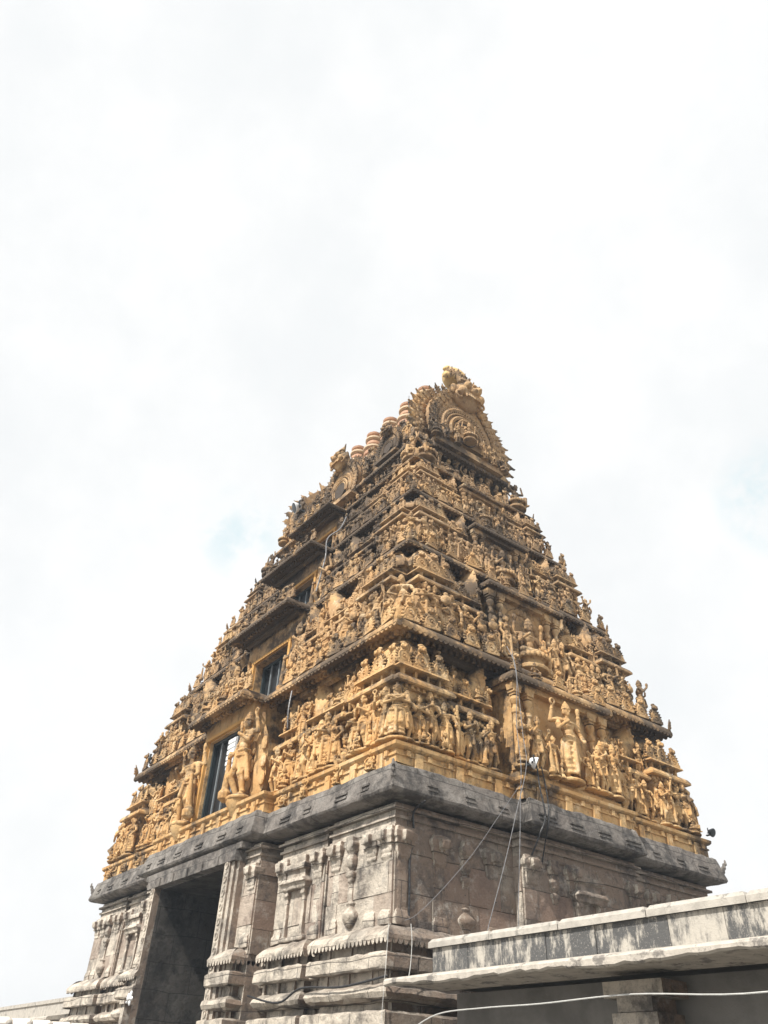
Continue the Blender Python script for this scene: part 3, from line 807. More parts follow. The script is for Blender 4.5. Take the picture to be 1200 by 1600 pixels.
def dome(w, h, k):
    mb = MB()
    r = w*.5
    mb.lathe([(r*.70, 0), (r*.74, .06*h), (r*.64, .10*h), (r*.66, .30*h), (r*.82, .34*h), (r*.86, .42*h), (r*.80, .58*h), (r*.60, .76*h), (r*.34, .90*h), (r*.28, .94*h), (r*.36, .98*h), (r*.2, 1.0*h)], 8, ph=PI/8, sx=1.05, sy=1.05)
    for q in range(8):
        a = PI/8+q*PI/4; c, s = math.cos(a), math.sin(a)
        pr = [(r*.86, .36*h), (r*.90, .44*h), (r*.84, .58*h), (r*.63, .77*h), (r*.36, .90*h)]
        for (r0, z0), (r1, z1) in zip(pr[:-1], pr[1:]): mb.cap((r0*c, r0*s, z0), (r1*c, r1*s, z1), .045*k, .04*k, 6)
    return mb
def saddle(w, dep, h, k):
    """barrel roof along x whose two ends sweep up into horns"""
    mb = MB(); n, m = 20, 9; vs = []; fs = []
    for i in range(n+1):
        t = -1+2*i/n; x = t*w*.5
        top = h*(.46+.56*abs(t)**3.2); hw = dep*.5*(.86+.16*abs(t)**3)
        for j in range(m+1):
            a = PI*j/m
            vs.append((x+.10*k*math.copysign(abs(t)**6, t)*math.sin(a), -hw*math.cos(a)*(1.0 if j not in (0, m) else .86), top*math.sin(a)**.8))
    for i in range(n):
        for j in range(m): fs.append((i*(m+1)+j, (i+1)*(m+1)+j, (i+1)*(m+1)+j+1, i*(m+1)+j+1))
    fs.append(tuple(range(m+1))[::-1]); fs.append(tuple(n*(m+1)+j for j in range(m+1)))
    fs.append(tuple(i*(m+1) for i in range(n+1))[::-1] + tuple(i*(m+1)+m for i in range(n, -1, -1))[::-1] if False else tuple(i*(m+1) for i in range(n+1)) + tuple(i*(m+1)+m for i in range(n, -1, -1)))
    mb.add(vs, fs)
    for s in (-1, 1):                                # ribbed arch rim and disc on each end
        R = Matrix.Rotation(PI/2, 4, 'Y')
        for q in range(13):
            a = PI*q/12; y = -dep*.5*math.cos(a)*1.02; z = h*.96*math.sin(a)**.8
            mb.ell((s*(w*.5+.05*k), y, max(z, .04)), (.07*k, .06*k, .06*k), 6)
        mb.tor((s*(w*.5+.06*k), 0, h*.36), h*.20, .035*k, rot=R, n=12, m=5); mb.ell((s*(w*.5+.06*k), 0, h*.36), (.06*k, .07*k, .07*k), 8)
    for q in range(7):                               # ribs on the belly
        t = -.66+1.32*q/6; x = t*w*.5; top = h*(.46+.50*abs(t)**4.5)
        pts = [(x, -dep*.44*math.cos(PI*j/8), top*math.sin(PI*j/8)**.8+.01) for j in range(0, 5)]
        mb.tube(pts, .022*k, 5)
    return mb
PAVC = {}
def pavilion(store, face, u, d, z0, w, dep, h, k, kind, plaques=True):
    key = (round(w, 2), round(dep, 2), round(h, 2), kind)
    if key not in PAVC:
        b, zr = pav_body(w, dep, h, k, .50 if kind == 'kuta' else .455)
        rh = h*1.0 - zr
        r = dome(w*1.0, rh*.92, k) if kind == 'kuta' else saddle(w*.92, min(dep*.95, 1.35*k), rh*1.22, k)
        PAVC[key] = (mesh('pavilion', b, PL, .5), mesh('pavilion_roof', r, PL, .7), zr, rh)
    bm_, rm, zr, rh = PAVC[key]
    d += -.06*k if kind == 'kuta' else .20*k
    p = fp(face, u, d, z0); R = FROT[face]
    put('pavilion', bm_, store, p, R)
    c = fp(face, u, d+(w*.46 if kind == 'kuta' else .60*k), z0+zr); put('pavilion_roof', rm, store, c, R)
    if kind == 'kuta':
        put('pot_finial', FINM, store, c+Vector((0, 0, rh*.88)), R, .58*k)
        if plaques:
            q = fp(face, u, d-.02*k, z0+zr); put('lion_plaque', FIG['plaque'], store, q, R, rh*.66)
            for s in (-1, 1): put('lion_plaque', FIG['plaque'], store, fp(face, u+s*w*.36, d-.02*k, z0+zr), R+rnd.uniform(-.2, .2), rh*.56)
    else:
        put('pot_finial', FINM, store, c+Vector((0, 0, rh*.52)), R, .62*k)
        if plaques:
            put('lion_plaque', FIG['plaque'], store, fp(face, u, d+.0*k, z0+zr-.05*k), R, rh*.46)
            for s in (-1, 1): put('lion_plaque', FIG['plaque'], store, fp(face, u+s*w*.50, d-.02*k, z0+zr-.08*k), R+s*(.5 if face == RT else -.5), rh*.50)
    n_ = max(2, int(w/(.62*k)))
    for q in range(n_):
        if kind == 'kuta' or rnd.random() < .35: continue
        fig(store, SEAT+GANA, face, u-w*.40+w*.8*(q+.5)/n_, d-.03*k, z0+zr-.02, min(.62*k, rh*.6), .4)
    # corner colonnettes of the body
    for s in (-1, 1):
        put('colonnette', COLM, store, fp(face, u+s*w*.36, d-.02, z0+.24*k), R, (h*.5-.30*k)*1.0 if False else (.62*k, .62*k, h*.5-.30*k))
def fig(store, lst, face, u, d, z, h, yaw=.3, name='figure', wide=1.0):
    me = rnd.choice(lst) if isinstance(lst, list) else lst
    mx = rnd.choice((-1, 1)); v = rnd.uniform(.93, 1.06)
    nm = {'st': 'standing_figure', 'se': 'seated_figure', 'dw': 'dwarf_figure'}.get(me.name[:2], name)
    return put(nm, me, store, fp(face, u, d, z), FROT[face]+rnd.uniform(-yaw, yaw), (h*v*mx*wide, h*v*wide, h*v))

# ---- storeys ------------------------------------------------------------------------------------------------------
T = [dict(z0=8.98, zc=12.72, e=(.68, .45), pe=(.22, .22), k=1.0, rh=2.35, fh=2.15, fpj=.95, win=(2.7, 2.95)),
     dict(z0=13.16, zc=16.88, e=(1.88, 1.73), pe=(.68, .45), k=.92, rh=1.95, fh=2.45, fpj=1.1, win=(2.7, 2.5)),
     dict(z0=17.32, zc=20.28, e=(2.90, 2.65), pe=(1.88, 1.73), k=.80, rh=1.5, fh=2.15, fpj=1.12, win=(2.4, 2.0)),
     dict(z0=20.72, zc=23.05, e=(3.75, 3.42), pe=(2.90, 2.65), k=.68, rh=1.2, fh=1.75, fpj=1.0, win=(1.9, 1.5))]
STO = []
for i, t in enumerate(T):
    z0, zc, (ex, ey), (px, py), k = t['z0'], t['zc'], t['e'], t['pe'], t['k']
    h = zc-z0
    # walls, with the window recess left open in the front bay
    mb = MB(); cx_, cy_ = ex+1.05*k, ey+1.05*k
    bh, bw = t['fh']-.25, t['win'][0]/2
    yb = ey-t['fpj']+(.72 if i == 0 else 1.0)                             # face of the window bay
    mb.sweep(plan(cx_, cy_), [(0, z0-.4), (0, zc+.35)])
    wz0, wz1 = z0+.12*k, z0+.12*k+t['win'][1]
    for s in (-1, 1): mb.box((CX+s*(bh+bw)/2, (yb+cy_+.6)/2, (z0+zc)/2+.1), (bh-bw, cy_+.6-yb, h+.2))
    mb.box((CX, (yb+cy_+.6)/2, (wz1+zc+.2)/2), (2*bw, cy_+.6-yb, zc+.2-wz1)); mb.box((CX, (yb+cy_+.6)/2, (z0+wz0)/2-.1), (2*bw, cy_+.6-yb, wz0-z0+.2))
    st = part('storey', mb, PL, None); st.location = OFF
    STO.append(st)
    # window: frame, dark pane, bars
    mb = MB(); yw = yb+(.22 if i == 0 else .45)*k
    mb.box((CX, yw+.1, (wz0+wz1)/2), (2*bw, .06, wz1-wz0))
    part('window_pane', mb, GLASS, None, st)
    mb = MB()
    for s in (-1, 1): mb.box((CX+s*(bw-.06), yw-.02, (wz0+wz1)/2), (.12, .14, wz1-wz0))
    mb.box((CX, yw-.02, wz1-.06), (2*bw, .14, .12)); mb.box((CX, yw-.02, wz0+.05), (2*bw, .14, .1))
    part('window_frame', mb, WOODT, None, st)
    mb = MB(); nb = 4
    for q in range(1, nb): mb.box((CX-bw+2*bw*q/nb, yw-.03, (wz0+wz1)/2), (.05, .05, wz1-wz0-.1))
    part('window_bar', mb, BARM, None, st)
    if i == 0:
        mb = MB(); lx = CX+.52; lz = 11.2
        mb.box((lx, yw-.16, lz), (.60, .04, 1.10)); 
        for q in range(5): mb.box((lx, yw-.20, lz+.46-q*.20), (.58, .05, .14))
        part('window_louvre', mb, WHITEP, None, st)
    mb = MB()
    for s in (-1, 1):
        mb.box((CX+s*(bw+.12), yb-.04, (wz0+wz1)/2), (.16, .14, wz1-wz0+.1)); mb.box((CX+s*(bw+.34), yb-.02, (wz0+wz1)/2), (.14, .10, wz1-wz0))
    mb.box((CX, yb-.04, wz1+.10), (2*bw+.5, .16, .12))
    part('window_surround', mb, JAMB, None, st)
    # main cornice, front bay is the deep window canopy
    cp = plan(ex, ey, (t['fh'], t['fpj']))
    mb = MB()
    mb.sweep(cp, [(-1.6*k, zc+.14*k), (-.16, zc+.06*k), (-.05, zc-.02), (0, zc), (.0, zc+.10*k), (-.06, zc+.22*k), (-.20, zc+.34*k), (-.42, zc+.42*k), (-1.9*k, zc+.44*k)])
    teeth(mb, cp, zc+.03, .20*k, .10*k)
    ip = plan(ex+.42*k, ey+.42*k, (t['fh']-.42*k, t['fpj'])); dentils(mb, ip, zc+.0*k, .24*k, (.11*k, .12*k, .16*k))
    ip2 = plan(ex+.85*k, ey+.85*k, (t['fh']-.5*k, t['fpj']-.1)); mb.sweep(ip2, [(0, zc-.16*k), (.16*k, zc-.10*k), (.16*k, zc+.06*k), (0, zc+.12*k)])
    part('cornice', mb, PLC, .6, st)
    # horned corner leaf
    for cxx, cyy, rr in ((-ex-.06, ey+.06, -PI/4+PI/2), (-ex-.06, D-ey-.06, PI*.75), (-W+ex+.06, ey+.06, -PI/4)):
        put('corner_leaf', LEAFM, st, (cxx, cyy, zc+.12*k), rr, .55*k)
    hzr = 7.0-ey; hzf = 10.62-ex
    lp = lambda a, b, q: a+(b-a)*q
    f_r, f_f = lp(px+.36, ex+.32*k, .40), lp(py+.36, ey+.32*k, .40)     # fronts of the pavilions (right face / front face)
    pdr, pdf = ex+1.3*k-f_r, ey+1.3*k-f_f             # their depth
    # -- right face
    kw, sw = hzr*.285, hzr*.31
    spots = [(hzr-kw*.52, kw, 'kuta'), (t['rh']+.34*k+sw*.46, sw*.92, 'sala')]
    for s in (-1, 1):
        for off, w, kind in spots: pavilion(st, RT, CY+s*off, f_r, z0, w, pdr, h, k, kind)
    # -- front face
    kwf, swf, pw = hzf*.195, hzf*.235, hzf*.12
    fs_ = [(hzf-kwf*.52, kwf, 'kuta'), (hzf*.60, swf, 'sala'), (hzf*.385, pw, 'sala')]
    for s in (-1, 1):
        for off, w, kind in fs_: pavilion(st, FR, -CX+s*off, f_f, z0, w, pdf, h, k, kind)
    # back and far faces: plain pavilions only at the corners
    # -- right centre bay
    rh = t['rh']; bx = -(ex-.55*k); zb = zc-.55
    mb = MB()
    mb.box((-(ex-.05*k+cx_+.3)/2, CY, (z0+zb)/2), (cx_+.3-ex+.05*k, 2*rh*.86, zb-z0))
    mb.box((-(ex-.45*k+cx_)/2, CY, z0+.12*k), (cx_-ex+.45*k, 2*rh*.96, .24*k)); mb.box((-(ex-.35*k+cx_)/2, CY, z0+.30*k), (cx_-ex+.35*k, 2*rh*.90, .14*k))
    mb.box((-(ex-.3*k+cx_)/2, CY, zb-.10*k), (cx_-ex+.3*k, 2*rh*.92, .18*k))
    part('shrine_bay', mb, PL, None, st)
    mb = MB(); yl, yr = CY-rh, CY+rh
    op = [(-cx_, yl), (bx, yl), (bx, yr), (-cx_, yr)]
    mb.sweep(op, [(-.9*k, zb+.02), (-.12, zb), (-.03, zb-.03), (0, zb), (0, zb+.09*k), (-.06, zb+.20*k), (-.22, zb+.32*k), (-.8*k, zb+.38*k)], closed=False)
    mb.box(((bx-.4*k-cx_)/2, CY, zb+.19*k), (-(-cx_-bx)-.4*k if False else (bx-.4*k)+cx_, 2*rh-.8*k, .34*k))
    teeth(mb, op, zb+.02, .18*k, .08*k, closed=False)
    dentils(mb, [(bx-.32*k, yl+.3*k), (bx-.32*k, yr-.3*k)], zb-.06*k, .22*k, (.10*k, .10*k, .14*k), closed=False)
    part('shrine_canopy', mb, PLC, .6, st)
    ch = zb-z0-.50*k
    for s in (-1, 1):
        for off in (.86, .62): put('column', COLM, st, fp(RT, CY+s*rh*off, ex-.22*k, z0+.36*k), PI/2, (1.15*k, 1.15*k, ch))
        fig(st, STAND, RT, CY+s*rh*.88, ex-.45*k, z0+.36*k, ch*.66, .2); fig(st, STAND, RT, CY+s*rh*.62, ex-.50*k, z0+.34*k, ch*.66, .2)
    if i in (0,):
        put('deity_figure', FIG['deity'], st, fp(RT, CY-.1, ex-.55*k, z0+.34*k), PI/2, ch*.98)
        for o in (-.85, .75, 1.2): fig(st, STAND, RT, CY+o, ex-.55*k, z0+.34*k, ch*rnd.uniform(.5, .7), .3)
    else:
        put('deity_figure', SEAT[0], st, fp(RT, CY, ex-.40*k, z0+.36*k), PI/2, (ch*.78,)*3)
        for s in (-1, 1): fig(st, STAND, RT, CY+s*rh*.38, ex-.40*k, z0+.34*k, ch*.55, .3)
    for q in range(5):                               # dwarfs, lions and plaques over the canopy
        u = CY+rh*(-.84+1.68*q/4)
        if q % 2 == 0: put('lion_plaque', FIG['plaque'], st, fp(RT, u, ex-.36*k, zb+.32*k), PI/2+rnd.uniform(-.15, .15), .66*k)
        else: fig(st, SEAT, RT, u, ex-.22*k, zb+.34*k, .62*k, .3)
    # -- front window bay: guardians on brackets, leaf fans behind them
    gh = h*.82 if i == 0 else h*.78
    for s in (-1, 1):
        gx = -CX+s*(t['fh']+.02*k)
        put('guardian_figure', FIG['guardian'], st, fp(FR, gx, yb-.22*k, z0+.14*k), 0.12*s, (gh*s*1.0, gh*1.0, gh))
        put('guardian_fan', LEAFM, st, fp(FR, gx+s*.42*k, yb+.12*k, z0+.1), 0, (-s*1.5*k, 1.3*k, h*.78))
        mb = MB(); c = fp(FR, gx, yb-.14*k, z0+.02)
        mb.lathe([(.20*k, -.42*k), (.34*k, -.2*k), (.46*k, 0), (.46*k, .14*k)], 12, Matrix.Translation(c))
        part('guardian_bracket', mb, PL, .6, st)
    for q in range(7):                               # seated figures along the canopy edge
        u = -CX+t['fh']*(-.9+1.8*q/6); zz = zc+.38*k; d = ey-t['fpj']+.36*k
        if q % 2: fig(st, SEAT, FR, u, d, zz, .85*k, .3)
        else: put('lion_plaque', FIG['plaque'], st, fp(FR, u, d-.06, zz-.03), rnd.uniform(-.2, .2), .75*k)
    # -- statues on the ledge
    sh = h*.44
    store_ = st
    def row(face, u0, u1, d, step, lst, z, hh, yaw=.35, jit=.12, wide=1.0):
        n = max(1, round((u1-u0)/step))
        for q in range(n):
            fig(st, lst, face, u0+(u1-u0)*(q+.5)/n+rnd.uniform(-jit, jit)*step, d+rnd.uniform(-.04, .04), z, hh*rnd.uniform(.80, 1.12), yaw, wide=wide)
            if lst is STAND and rnd.random() < .35: fig(store_, GANA+SEAT, face, u0+(u1-u0)*(q+rnd.random())/n, d-.14*wide, z-.02, hh*.42, .5)
            if lst is STAND and rnd.random() < .30: fig(store_, STAND, face, u0+(u1-u0)*(q+rnd.random())/n, d+.16, z+hh*.30, hh*.78, .4)
    for s in (-1, 1):
        for off, w, kind in spots:
            row(RT, CY+s*off-w*.48, CY+s*off+w*.48, f_r-.22*k+(0 if kind == 'kuta' else .14*k), .40*k, STAND, z0+.16*k, sh, wide=1.12)
        for off, w, kind in fs_:
            row(FR, -CX+s*off-w*.48, -CX+s*off+w*.48, f_f-.22*k+(0 if kind == 'kuta' else .14*k), .40*k, STAND, z0+.16*k, sh, wide=1.12)
        # gaps between the pavilions
        fig(st, GANA, RT, CY+s*(spots[0][0]-kw*.60), f_r+.1, z0, sh*.8); fig(st, STAND, RT, CY+s*(spots[0][0]-kw*.60), f_r+.15, z0+h*.46, h*.34)
        for off in ((fs_[0][0]-kwf*.62), (fs_[1][0]-swf*.62), (fs_[1][0]+swf*.60)):
            fig(st, GANA, FR, -CX+s*off, f_f+.05, z0, sh*.75); fig(st, STAND, FR, -CX+s*off, f_f+.15, z0+h*.46, h*.36)
    for cx2, cy2, rz in ((-f_r+.16*k, f_f-.16*k, PI/4), (-f_r+.16*k, D-f_f+.16*k, PI*.75), (-W+f_r-.16*k, f_f-.16*k, -PI/4)):
        me = rnd.choice(STAND); hh = sh*1.05
        put('standing_figure', me, st, (cx2, cy2, z0+.14*k), rz, (hh*1.15, hh*1.15, hh))
    # outer corner faces of the near kuta already carry rows; plaques stand on the cornice below
    if i > 0:
        n = 9-i
        for s in (-1, 1):
            for q in range(n//2+1):
                u = CY+s*((t['rh']+.6)+(hzr+.5-t['rh'])*q/(n//2)*.88)
                put('lion_plaque', FIG['plaque'], st, fp(RT, u, px+.16, z0-.10), PI/2+rnd.uniform(-.2, .2), .84*k)
            m = n//2+2
            for q in range(m+1):
                u = -CX+s*((t['fh']+1.0)+(hzf+.5-t['fh']-1.0)*q/m)
                put('lion_plaque', FIG['plaque'], st, fp(FR, u, py+.16, z0-.10), rnd.uniform(-.2, .2), .84*k)
        row(RT, ex+.6, CY-rh, px+.42, 1.05*k, SEAT+GANA, z0-.02, sh*.50)
        row(RT, CY+rh, D-ey-.6, px+.42, 1.05*k, SEAT+GANA, z0-.02, sh*.50)
        row(FR, ex+.6, -CX-t['fh']-.8, py+.42, 1.05*k, SEAT+GANA, z0-.02, sh*.50)
        row(FR, -CX+t['fh']+.8, W-ex-.6, py+.42, 1.05*k, SEAT+GANA, z0-.02, sh*.50)
    else:
        for u in (1.3, 2.9, 4.6, 5.8, 15.5, 16.9, 18.4, 20.0): fig(st, GANA, FR, u, .22, 8.42, .62, .3)

# ---- barrel vault roof with end gable -----------------------------------------------------------------------------
zv = 23.05+.30
mb = MB()
nx, ny = 5.0, 4.6
mb.sweep(plan(nx, ny), [(0, zv-.3), (0, 25.0)])
mb.box((CX, CY, zv+.06), (W-2*4.35, D-2*4.0, .28)); mb.box((CX, CY, zv+.26), (W-2*4.55, D-2*4.2, .16))
# vault skin
prof = []
for k in range(25):
    a = PI*k/24
    y = -2.62*math.cos(a)
    tt = 1-abs(math.cos(a)); zz = 25.35+min(.9, tt*9)+3.95*(tt*1.06+.35*tt*(1-tt))
    prof.append((CY+y, min(zz, 30.35)))
vs = []; fs = []
xs = [-5.2-(W-10.4)*q/24 for q in range(25)]
for q, x in enumerate(xs):
    for (y, z) in prof: vs.append((x, y, z))
m_ = len(prof)
for q in range(24):
    for j in range(m_-1): fs.append((q*m_+j, q*m_+j+1, (q+1)*m_+j+1, (q+1)*m_+j))
fs.append(tuple(range(m_))); fs.append(tuple(24*m_+j for j in range(m_))[::-1])
mb.add(vs, fs)
for q, x in enumerate(xs[::2]):
    mb.tube([(x, y, z) for (y, z) in prof], .07, 6)
VAULT = part('vault_roof', mb, PLC, .6)
mb = MB(); cpv = plan(4.30, 4.05)
mb.sweep(cpv, [(-1.2, 25.02), (-.10, 24.96), (0, 24.98), (0, 25.08), (-.08, 25.2), (-.3, 25.32), (-1.4, 25.36)]); teeth(mb, cpv, 25.0, .18, .09); dentils(mb, plan(4.62, 4.37), 24.92, .26, (.12, .12, .16))
part('cornice', mb, PLC, .6, VAULT)
for f, c, hl, d in ((RT, CY, 2.5, 4.62), (FR, -CX, 5.7, 4.32)):
    n = 6 if f == RT else 13
    for q in range(n):
        u = c-hl+2*hl*q/(n-1)
        put('column', COLM, VAULT, fp(f, u, d, zv+.32), FROT[f], (.85, .85, 24.95-zv-.32))
        if q < n-1: 
            fig(VAULT, SEAT+GANA, f, u+hl/(n-1), d-.05, zv+.32, 1.15, .3)
    for q in range(n+1): 
        u = c-hl*1.05+2.1*hl*q/n; put('lion_plaque', FIG['plaque'], VAULT, fp(f, u, d-.50, zv+.05), FROT[f]+rnd.uniform(-.2, .2), .55)
for s in (-1, 1):
    fig(VAULT, FIG['seated_figure_c'], RT, CY+s*2.75, 4.10, zv+.12, 1.5, .2); fig(VAULT, FIG['seated_figure_c'], FR, -CX+s*6.1, 3.85, zv+.12, 1.5, .2)
    fig(VAULT, STAND, RT, CY+s*2.2, 4.2, zv+.12, 1.2, .2)
def gable(face, u, d, zb, hw, ht, k, store):
    """horseshoe gable: body, rings, flame leaves, lion mask, hood; front plane at depth d"""
    M = Matrix.Translation(fp(face, u, d, zb)) @ Matrix.Rotation(FROT[face], 4, 'Z')
    mb = MB(); out = []
    for q in range(33):
        a = -.42+(PI+.84)*q/32
        x = hw*math.cos(a); z = ht*.40+hw*.98*math.sin(a)
        if z < 0: z = 0
        if math.sin(a) > .55: z += (math.sin(a)-.55)**1.4*ht*.34
        out.append((x, z))
    mb.prism(out, 0, .9*k, M)
    RX = M @ Matrix.Translation((0, 0, ht*.325))
    for R0, rr, yo in ((.76, .07, -.03), (.66, .09, -.08), (.55, .05, -.10), (.44, .08, -.14), (.33, .05, -.14)):
        n = 30
        pts = [(hw*R0*math.cos(-.35+(PI+.7)*q/n), yo*k, hw*R0*math.sin(-.35+(PI+.7)*q/n)) for q in range(n+1)]
        mb.tube(pts, rr*k, 6, RX)
    n = 34
    for q in range(n):                               # beads between the rings
        a = -.3+(PI+.6)*q/(n-1)
        mb.ell((hw*.605*math.cos(a), -.10*k, hw*.605*math.sin(a)), (.06*k, .05*k, .06*k), 6, RX)
        mb.ell((hw*.40*math.cos(a), -.16*k, hw*.40*math.sin(a)), (.045*k, .05*k, .045*k), 6, RX)
        mb.ell((hw*.71*math.cos(a), -.06*k, hw*.71*math.sin(a)), (.075*k, .05*k, .075*k), 6, RX)
    mb.box((0, -.16*k, .10*k), (hw*1.9, .5*k, .2*k), M); mb.box((0, -.20*k, .26*k), (hw*1.7, .4*k, .12*k), M)
    g = part('gable', mb, PL, .6, store)
    mb = MB(); mb.lathe([(hw*.31, 0), (hw*.31, .03)], 20, RX @ Matrix.Translation((0, -.11*k, 0)) @ Matrix.Rotation(PI/2, 4, 'X')); part('gable_niche', mb, WOODD, None, store)  # flat dark disc; its colour stands in for the shade of a recess
    nl = 24
    for q in range(nl):
        a = -.40+(PI+.80)*q/(nl-1)
        if abs(a-PI/2) < .42: continue
        fl = 1.5-1.0*max(0, math.sin(a))
        c = M @ Vector((hw*1.0*math.cos(a), .30*k, ht*.38+hw*1.0*math.sin(a)+max(0, math.sin(a)-.55)**1.4*ht*.34))
        th = a-PI/2
        rot = (Matrix.Rotation(FROT[face], 4, 'Z') @ Matrix.Rotation(-th, 4, 'Y')).to_euler()
        put('flame_leaf', LEAFM, store, c, rot, ((1.0 if th < 0 else -1.0)*k*fl*.8, .9*k*fl, .82*k*fl*rnd.uniform(.9, 1.15)))
        c2 = M @ Vector((hw*.79*math.cos(a), -.10*k, ht*.35+hw*.79*math.sin(a)+max(0, math.sin(a)-.55)**1.4*ht*.30))
        put('flame_leaf', LEAFM, store, c2, rot, ((.75 if th < 0 else -.75)*k, .9*k, .66*k))
    return M
gd = 4.55
M = gable(RT, CY, gd, 25.2, 2.2, 4.9, 1.0, VAULT)
put('lion_mask', FIG['lion'], VAULT, M @ Vector((0, -.36, 3.05)), PI/2, 2.0)
put('deity_figure', SEAT[0], VAULT, M @ Vector((0, -.35, 1.0)), PI/2, 1.25)
for s in (-1, 1):
    fig(VAULT, STAND, RT, CY+s*.85, gd-.45, 25.5, 1.25); fig(VAULT, STAND, RT, CY+s*1.5, gd-.4, 25.5, 1.15); fig(VAULT, SEAT, RT, CY+s*2.1, gd-.4, 25.4, .9)
mb = MB()
for q in range(9):
    a = -1.25+2.5*q/8
    mb.cap((-5.35, CY+.35*math.sin(a), 31.95-.12*abs(math.sin(a))), (-4.95+.15*math.cos(a), CY+.86*math.sin(a), 30.85), .10, .17, 10)
mb.ell((-5.2, CY, 31.25), (.50, .74, .66), 16); mb.cap((-5.3, CY+.1, 31.80), (-5.1, CY-.55, 31.62), .17, .16, 8); mb.cap((-5.1, CY-.55, 31.62), (-5.0, CY-.85, 31.30), .16, .10, 8)
HM = remesh('hood', mb, .04, HOOD, 1); ho = link('hood', HM, VAULT, (-5.2*(1-1.08)+.1, CY*(1-1.08), 31.2*(1-1.08)-.10), None, 1.08)

for q in range(7):
    a = PI*q/6; put('flame_leaf', LEAFM, VAULT, (-4.75+.25*math.sin(a), CY-.85*math.cos(a), 30.55), (0, 0, PI/2-1.2*math.cos(a)), .62)
# far gable seen edge-on, and the front-facing gable at mid length
mb = MB()
M2 = Matrix.Translation((-W+4.55, CY, 25.2)) @ Matrix.Rotation(-PI/2, 4, 'Z')
out = []
for q in range(33):
    a = -.42+(PI+.84)*q/32; x = 2.6*math.cos(a); z = max(0, 1.96+2.55*math.sin(a))
    if math.sin(a) > .55: z += (math.sin(a)-.55)**1.4*1.67
    out.append((x, z))
mb.prism(out, 0, .9, M2)
part('gable', mb, PL, .6, VAULT)
for q in range(20):
    a = -.40+(PI+.80)*q/19
    c = M2 @ Vector((2.5*math.cos(a), .3, 1.9+2.5*math.sin(a)+max(0, math.sin(a)-.55)**1.4*1.6)); th = a-PI/2
    put('flame_leaf', LEAFM, VAULT, c, (Matrix.Rotation(-PI/2, 4, 'Z') @ Matrix.Rotation(-th, 4, 'Y')).to_euler(), (.55, .6, .5))
put('lion_mask', FIG['lion'], VAULT, (-W+4.6, CY, 29.0), -PI/2, 2.0)
M3 = gable(FR, -CX, 4.15, 24.7, 1.45, 3.0, .75, VAULT)
put('lion_mask', FIG['lion'], VAULT, M3 @ Vector((0, -.3, 2.2)), 0, 1.35)
for s in (-1, 1):
    M4 = gable(FR, -CX+s*3.9, 4.15, 25.25, .85, 1.9, .5, VAULT); put('lion_mask', FIG['lion'], VAULT, M4 @ Vector((0, -.2, 1.3)), 0, .8)
    for o in (2.2, 5.4): fig(VAULT, STAND+SEAT, FR, -CX+s*o, 4.1, 25.3, 1.2)
for rw, (yy, zz) in enumerate(((CY-2.62, 25.9), (CY-2.05, 27.3), (CY-1.25, 28.65), (CY-.75, 29.35))):
    for q in range(9-rw % 2):
        xx = -6.2-(W-12.4)*(q+.5*(rw % 2))/8
        if rw < 2 and abs(xx-CX) < 1.7: continue
        if (q+rw) % 3 == 2: fig(VAULT, SEAT+GANA, FR, -xx, yy, zz, .95, .3)
        else: put('lion_plaque', FIG['plaque'], VAULT, (xx, yy, zz), rnd.uniform(-.2, .2), .95)
# ridge finials: banded terracotta and cream pots
mb = MB(); z = 0
bands = [(1, [(.50, 0), (.50, .12), (.40, .20)]), (0, [(.32, .20), (.46, .34), (.46, .52), (.32, .64)]), (1, [(.36, .64), (.50, .70), (.50, .80), (.34, .88)]), (0, [(.24, .88), (.36, 1.0), (.36, 1.14), (.26, 1.26)]), (1, [(.30, 1.26), (.42, 1.31), (.42, 1.40), (.26, 1.47)]), (0, [(.20, 1.47), (.36, 1.58), (.38, 1.68), (.26, 1.80), (.10, 1.88), (.06, 1.96)])]
for mi, pr_ in bands: mb.mi = mi; mb.lathe(pr_, 16)
KAL = mesh('ridge_finial', mb, [TERRA, CREAM], .7)
for x in (-7.50, -9.05, -10.62, -12.2, -13.75):
    put('ridge_finial', KAL, VAULT, (x, CY, 30.22), 0, 1.22)
mb = MB(); mb.cap((-8.6, CY-.3, 30.6), (-8.6, CY-.3, 32.6), .025, .015); mb.ell((-8.6, CY-.3, 32.1), (.06, .06, .09), 8); part('lightning_rod', mb, BLACKC, .8, VAULT)

